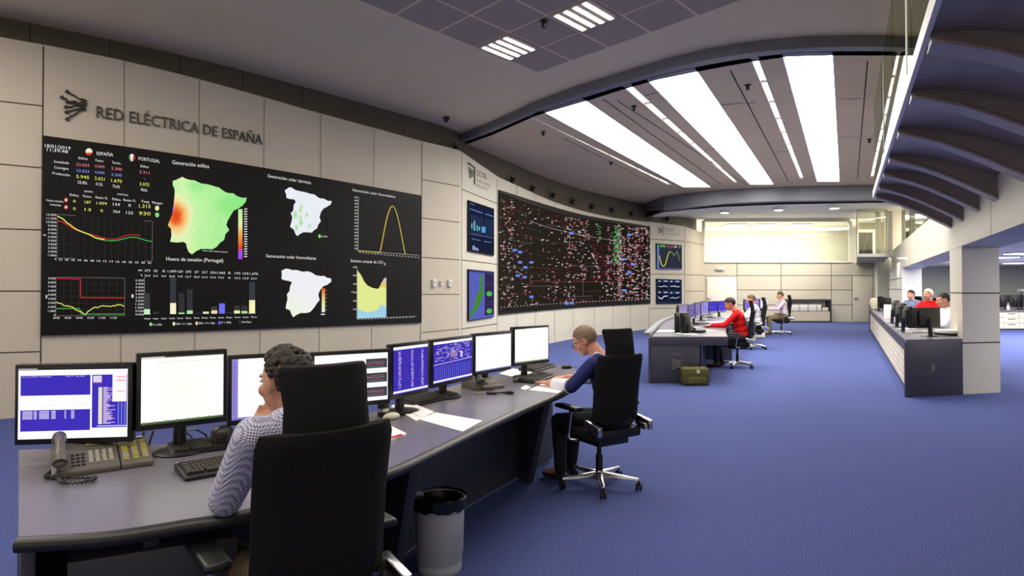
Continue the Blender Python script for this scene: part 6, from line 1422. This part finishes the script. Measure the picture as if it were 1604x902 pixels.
        for j in range(13):
            th = R(4 + j * 9.6)
            for k in range(n):
                a = 2 * math.pi * k / n; d = V3((math.sin(th) * math.cos(a), math.sin(th) * math.sin(a), math.cos(th)))
                lim = 1.0 if d.y < .1 else (.62 - d.y * .2)
                dd = d.copy()
                if d.y > .1 and math.cos(th) < .52: z_ = .52; kk = math.sqrt(max(0, 1 - z_ * z_)) / max(1e-3, math.hypot(d.x, d.y)); dd = V3((d.x * kk, d.y * kk, z_))
                if abs(d.x) > .72 and d.y > -.12 and math.cos(th) < .12: z_ = .12; kk = math.sqrt(1 - z_ * z_) / max(1e-3, math.hypot(d.x, d.y)); dd = V3((d.x * kk, d.y * kk, z_))
                w_ = 1 + .03 * mnoise.noise(d * 5); vs.append(dd * w_)
        mb_ = hm
        for sc_ in (1.0, .9):
            b0 = len(hm.v); V = [q(h(c0[0] + v.x * rad[0] * sc_, c0[1] + v.y * rad[1] * sc_, c0[2] + v.z * rad[2] * sc_)) for v in vs]
            hm.add(V, [(j * n + k, j * n + (k + 1) % n, (j + 1) * n + (k + 1) % n, (j + 1) * n + k) for j in range(12) for k in range(n)] + [tuple(range(n))])
        b1 = len(vs); hm.f += [((12 * n + k), (12 * n + (k + 1) % n), b1 + 12 * n + (k + 1) % n, b1 + 12 * n + k) for k in range(n)]; hm.mi += [0] * n
        hm.build('hair', M[hair], r, smooth=True)
    for sx in (-1, 1):
        e = MB(); E(h(sx * .031, .083, .014), (.013, .008, .008), HR, e); e.build('eye', M['white'], r, smooth=True)
        e2 = MB(); E(h(sx * .031, .089, .014), (.0055, .004, .0055), HR, e2); e2.build('iris', M['leather'], [c for c in children(r) if c.name.startswith('eye')][-1], smooth=True)
    if beard:
        b = MB(); E(h(0, .035, -.068), (.058, .062, .045), HR, b); b.build('stubble', M['hair_brown'], r, smooth=True)
    if glasses:
        g = MB()
        for sx in (-1, 1):
            ring = [q(h(sx * .033 + .022 * math.cos(R(a)), .108, .010 + .016 * math.sin(R(a)))) for a in range(0, 361, 30)]; g.tube(ring, .0018, 5, cap=False); g.tube([q(h(sx * .055, .106, .016)), q(h(sx * .082, .06, .018)), q(h(sx * .086, -.01, .01))], .0018, 5)
        g.tube([q(h(-.011, .108, .014)), q(h(.011, .108, .014))], .0018, 5); g.build('glasses', M['bezel'], r)
    if collar:
        c = MB(); c.lathe([(.070, -.035), (.075, -.01), (.060, .022), (.057, .022), (.066, -.03)], q(N + V3((0, -.008, .0))), 24, axis=(0, -.15, 1)); c.v = [(x, y, z) for x, y, z in c.v]; c.build('collar', M[collar], r, smooth=True)
    if cuff_mat:
        for (el, wr) in arms:
            el, wr = V3(el), V3(wr); c = MB(); c.tube([q(el.lerp(wr, .1)), q(el.lerp(wr, .4)), q(el.lerp(wr, .74))], [.0545, .053, .045], 18); c.build('shirt_cuff', M[cuff_mat], r, smooth=True)
    return r
person((o1.x, o1.y), F1, 'person with dark curly hair and checked pale shirt, chin in hand, seated in the foreground', s_=.955, lean=6, head=(20, 8, 0), hoff=(-.03, .02, .02), shrug=.055, bulk=1.16,
       arms=[((-.225, .09, .825), (-.075, .265, 1.0)), ((.24, .12, .80), (.14, .36, .79))], feet=[(-.2, .3), (.14, .34)], shirt='check', trousers='khaki', hair='hair', curl=True, bare_crown=True, cuff=.35, vox=.010, collar='check')
person((C2.x, C2.y), Vector((-.8, .6)), 'person with greying hair, glasses and navy pullover writing at the near desk\'s far end', s_=.93, lean=17, head=(22, 32, 0), hoff=(0, .05),
       arms=[((-.32, .13, .83), (-.27, .38, .83)), ((.27, .2, .83), (.1, .44, .83))], feet=[(-.1, .42), (.2, .5)], shirt='navy', trousers='darkcloth', hair='hair_grey', skin='skin2', cuff=.05, glasses=True, vox=.011, collar='whitecloth', cuff_mat='whitecloth')
def pl(px, py): p = atZ(px, py, .05); return (p.x, p.y)
a3, a4, a5 = pl(1155, 571), pl(1180, 543), pl(1224, 521)
F3 = Vector((-.93, .36)).normalized()
chair(a3[0], a3[1], F3, 'black high back chair behind the red clad man at the middle desk'); chair(a4[0], a4[1], Vector((-.97, .24)), 'black high back chair behind the white shirted man, before the drawer cabinet'); chair(a5[0], a5[1], Vector((-.97, .2)), 'farthest black high back chair at the middle desk, behind the pink shirted man')
person(a3, F3, 'person in a bright red pullover leaning over the middle desk', s_=1.0, lean=14, head=(8, 24, 0), hoff=(0, .03), arms=[((-.25, .22, .79), (-.14, .48, .78)), ((.25, .22, .79), (.1, .46, .78))], shirt='redcloth', hair='hair', skin='skin2', glasses=True, vox=.016)
person(a4, (-.97, .24), 'person in a white shirt at the middle desk, partly hidden behind the red clad man', s_=1.0, lean=10, head=(4, 14, 0), shirt='whitecloth', hair='hair_brown', skin='skin2', vox=.018)
person(a5, (-.97, .2), 'person in pale pink shirt and khaki trousers at the far end of the middle desk', s_=1.03, lean=8, head=(0, 14, 0), shirt='pinkcloth', trousers='khaki', hair='hair_brown', vox=.018)
p6, p7, p8 = (11.0, 17.6), (9.5, 14.6), (7.68, 11.3)
chair(*p6, Vector((-.9, -.4)).normalized(), 'black chair behind the clerk in blue grey at the right counter'); chair(*p7, Vector((-.9, -.4)).normalized(), 'black chair behind the clerk in red at the right counter'); chair(*p8, Vector((-.98, .1)).normalized(), 'black chair behind the clerk in white nearest the right pillar')
person(p6, Vector((-.9, -.4)).normalized(), 'person with dark hair in a blue grey shirt behind the right counter', s_=1.07, lean=6, head=(-10, 6, 0), shirt='bluecloth', hair='hair', vox=.018)
person(p7, Vector((-.9, -.4)).normalized(), 'person with pale hair in a red pullover behind the right counter', s_=1.1, lean=4, head=(0, 4, 0), shirt='redcloth', hair='hair_white', vox=.018)
person(p8, Vector((-.98, .1)).normalized(), 'person with dark hair in a white shirt behind the right counter, nearest the pillar', s_=1.06, lean=10, head=(0, 12, 0), shirt='whitecloth', hair='hair', skin='skin2', vox=.016)
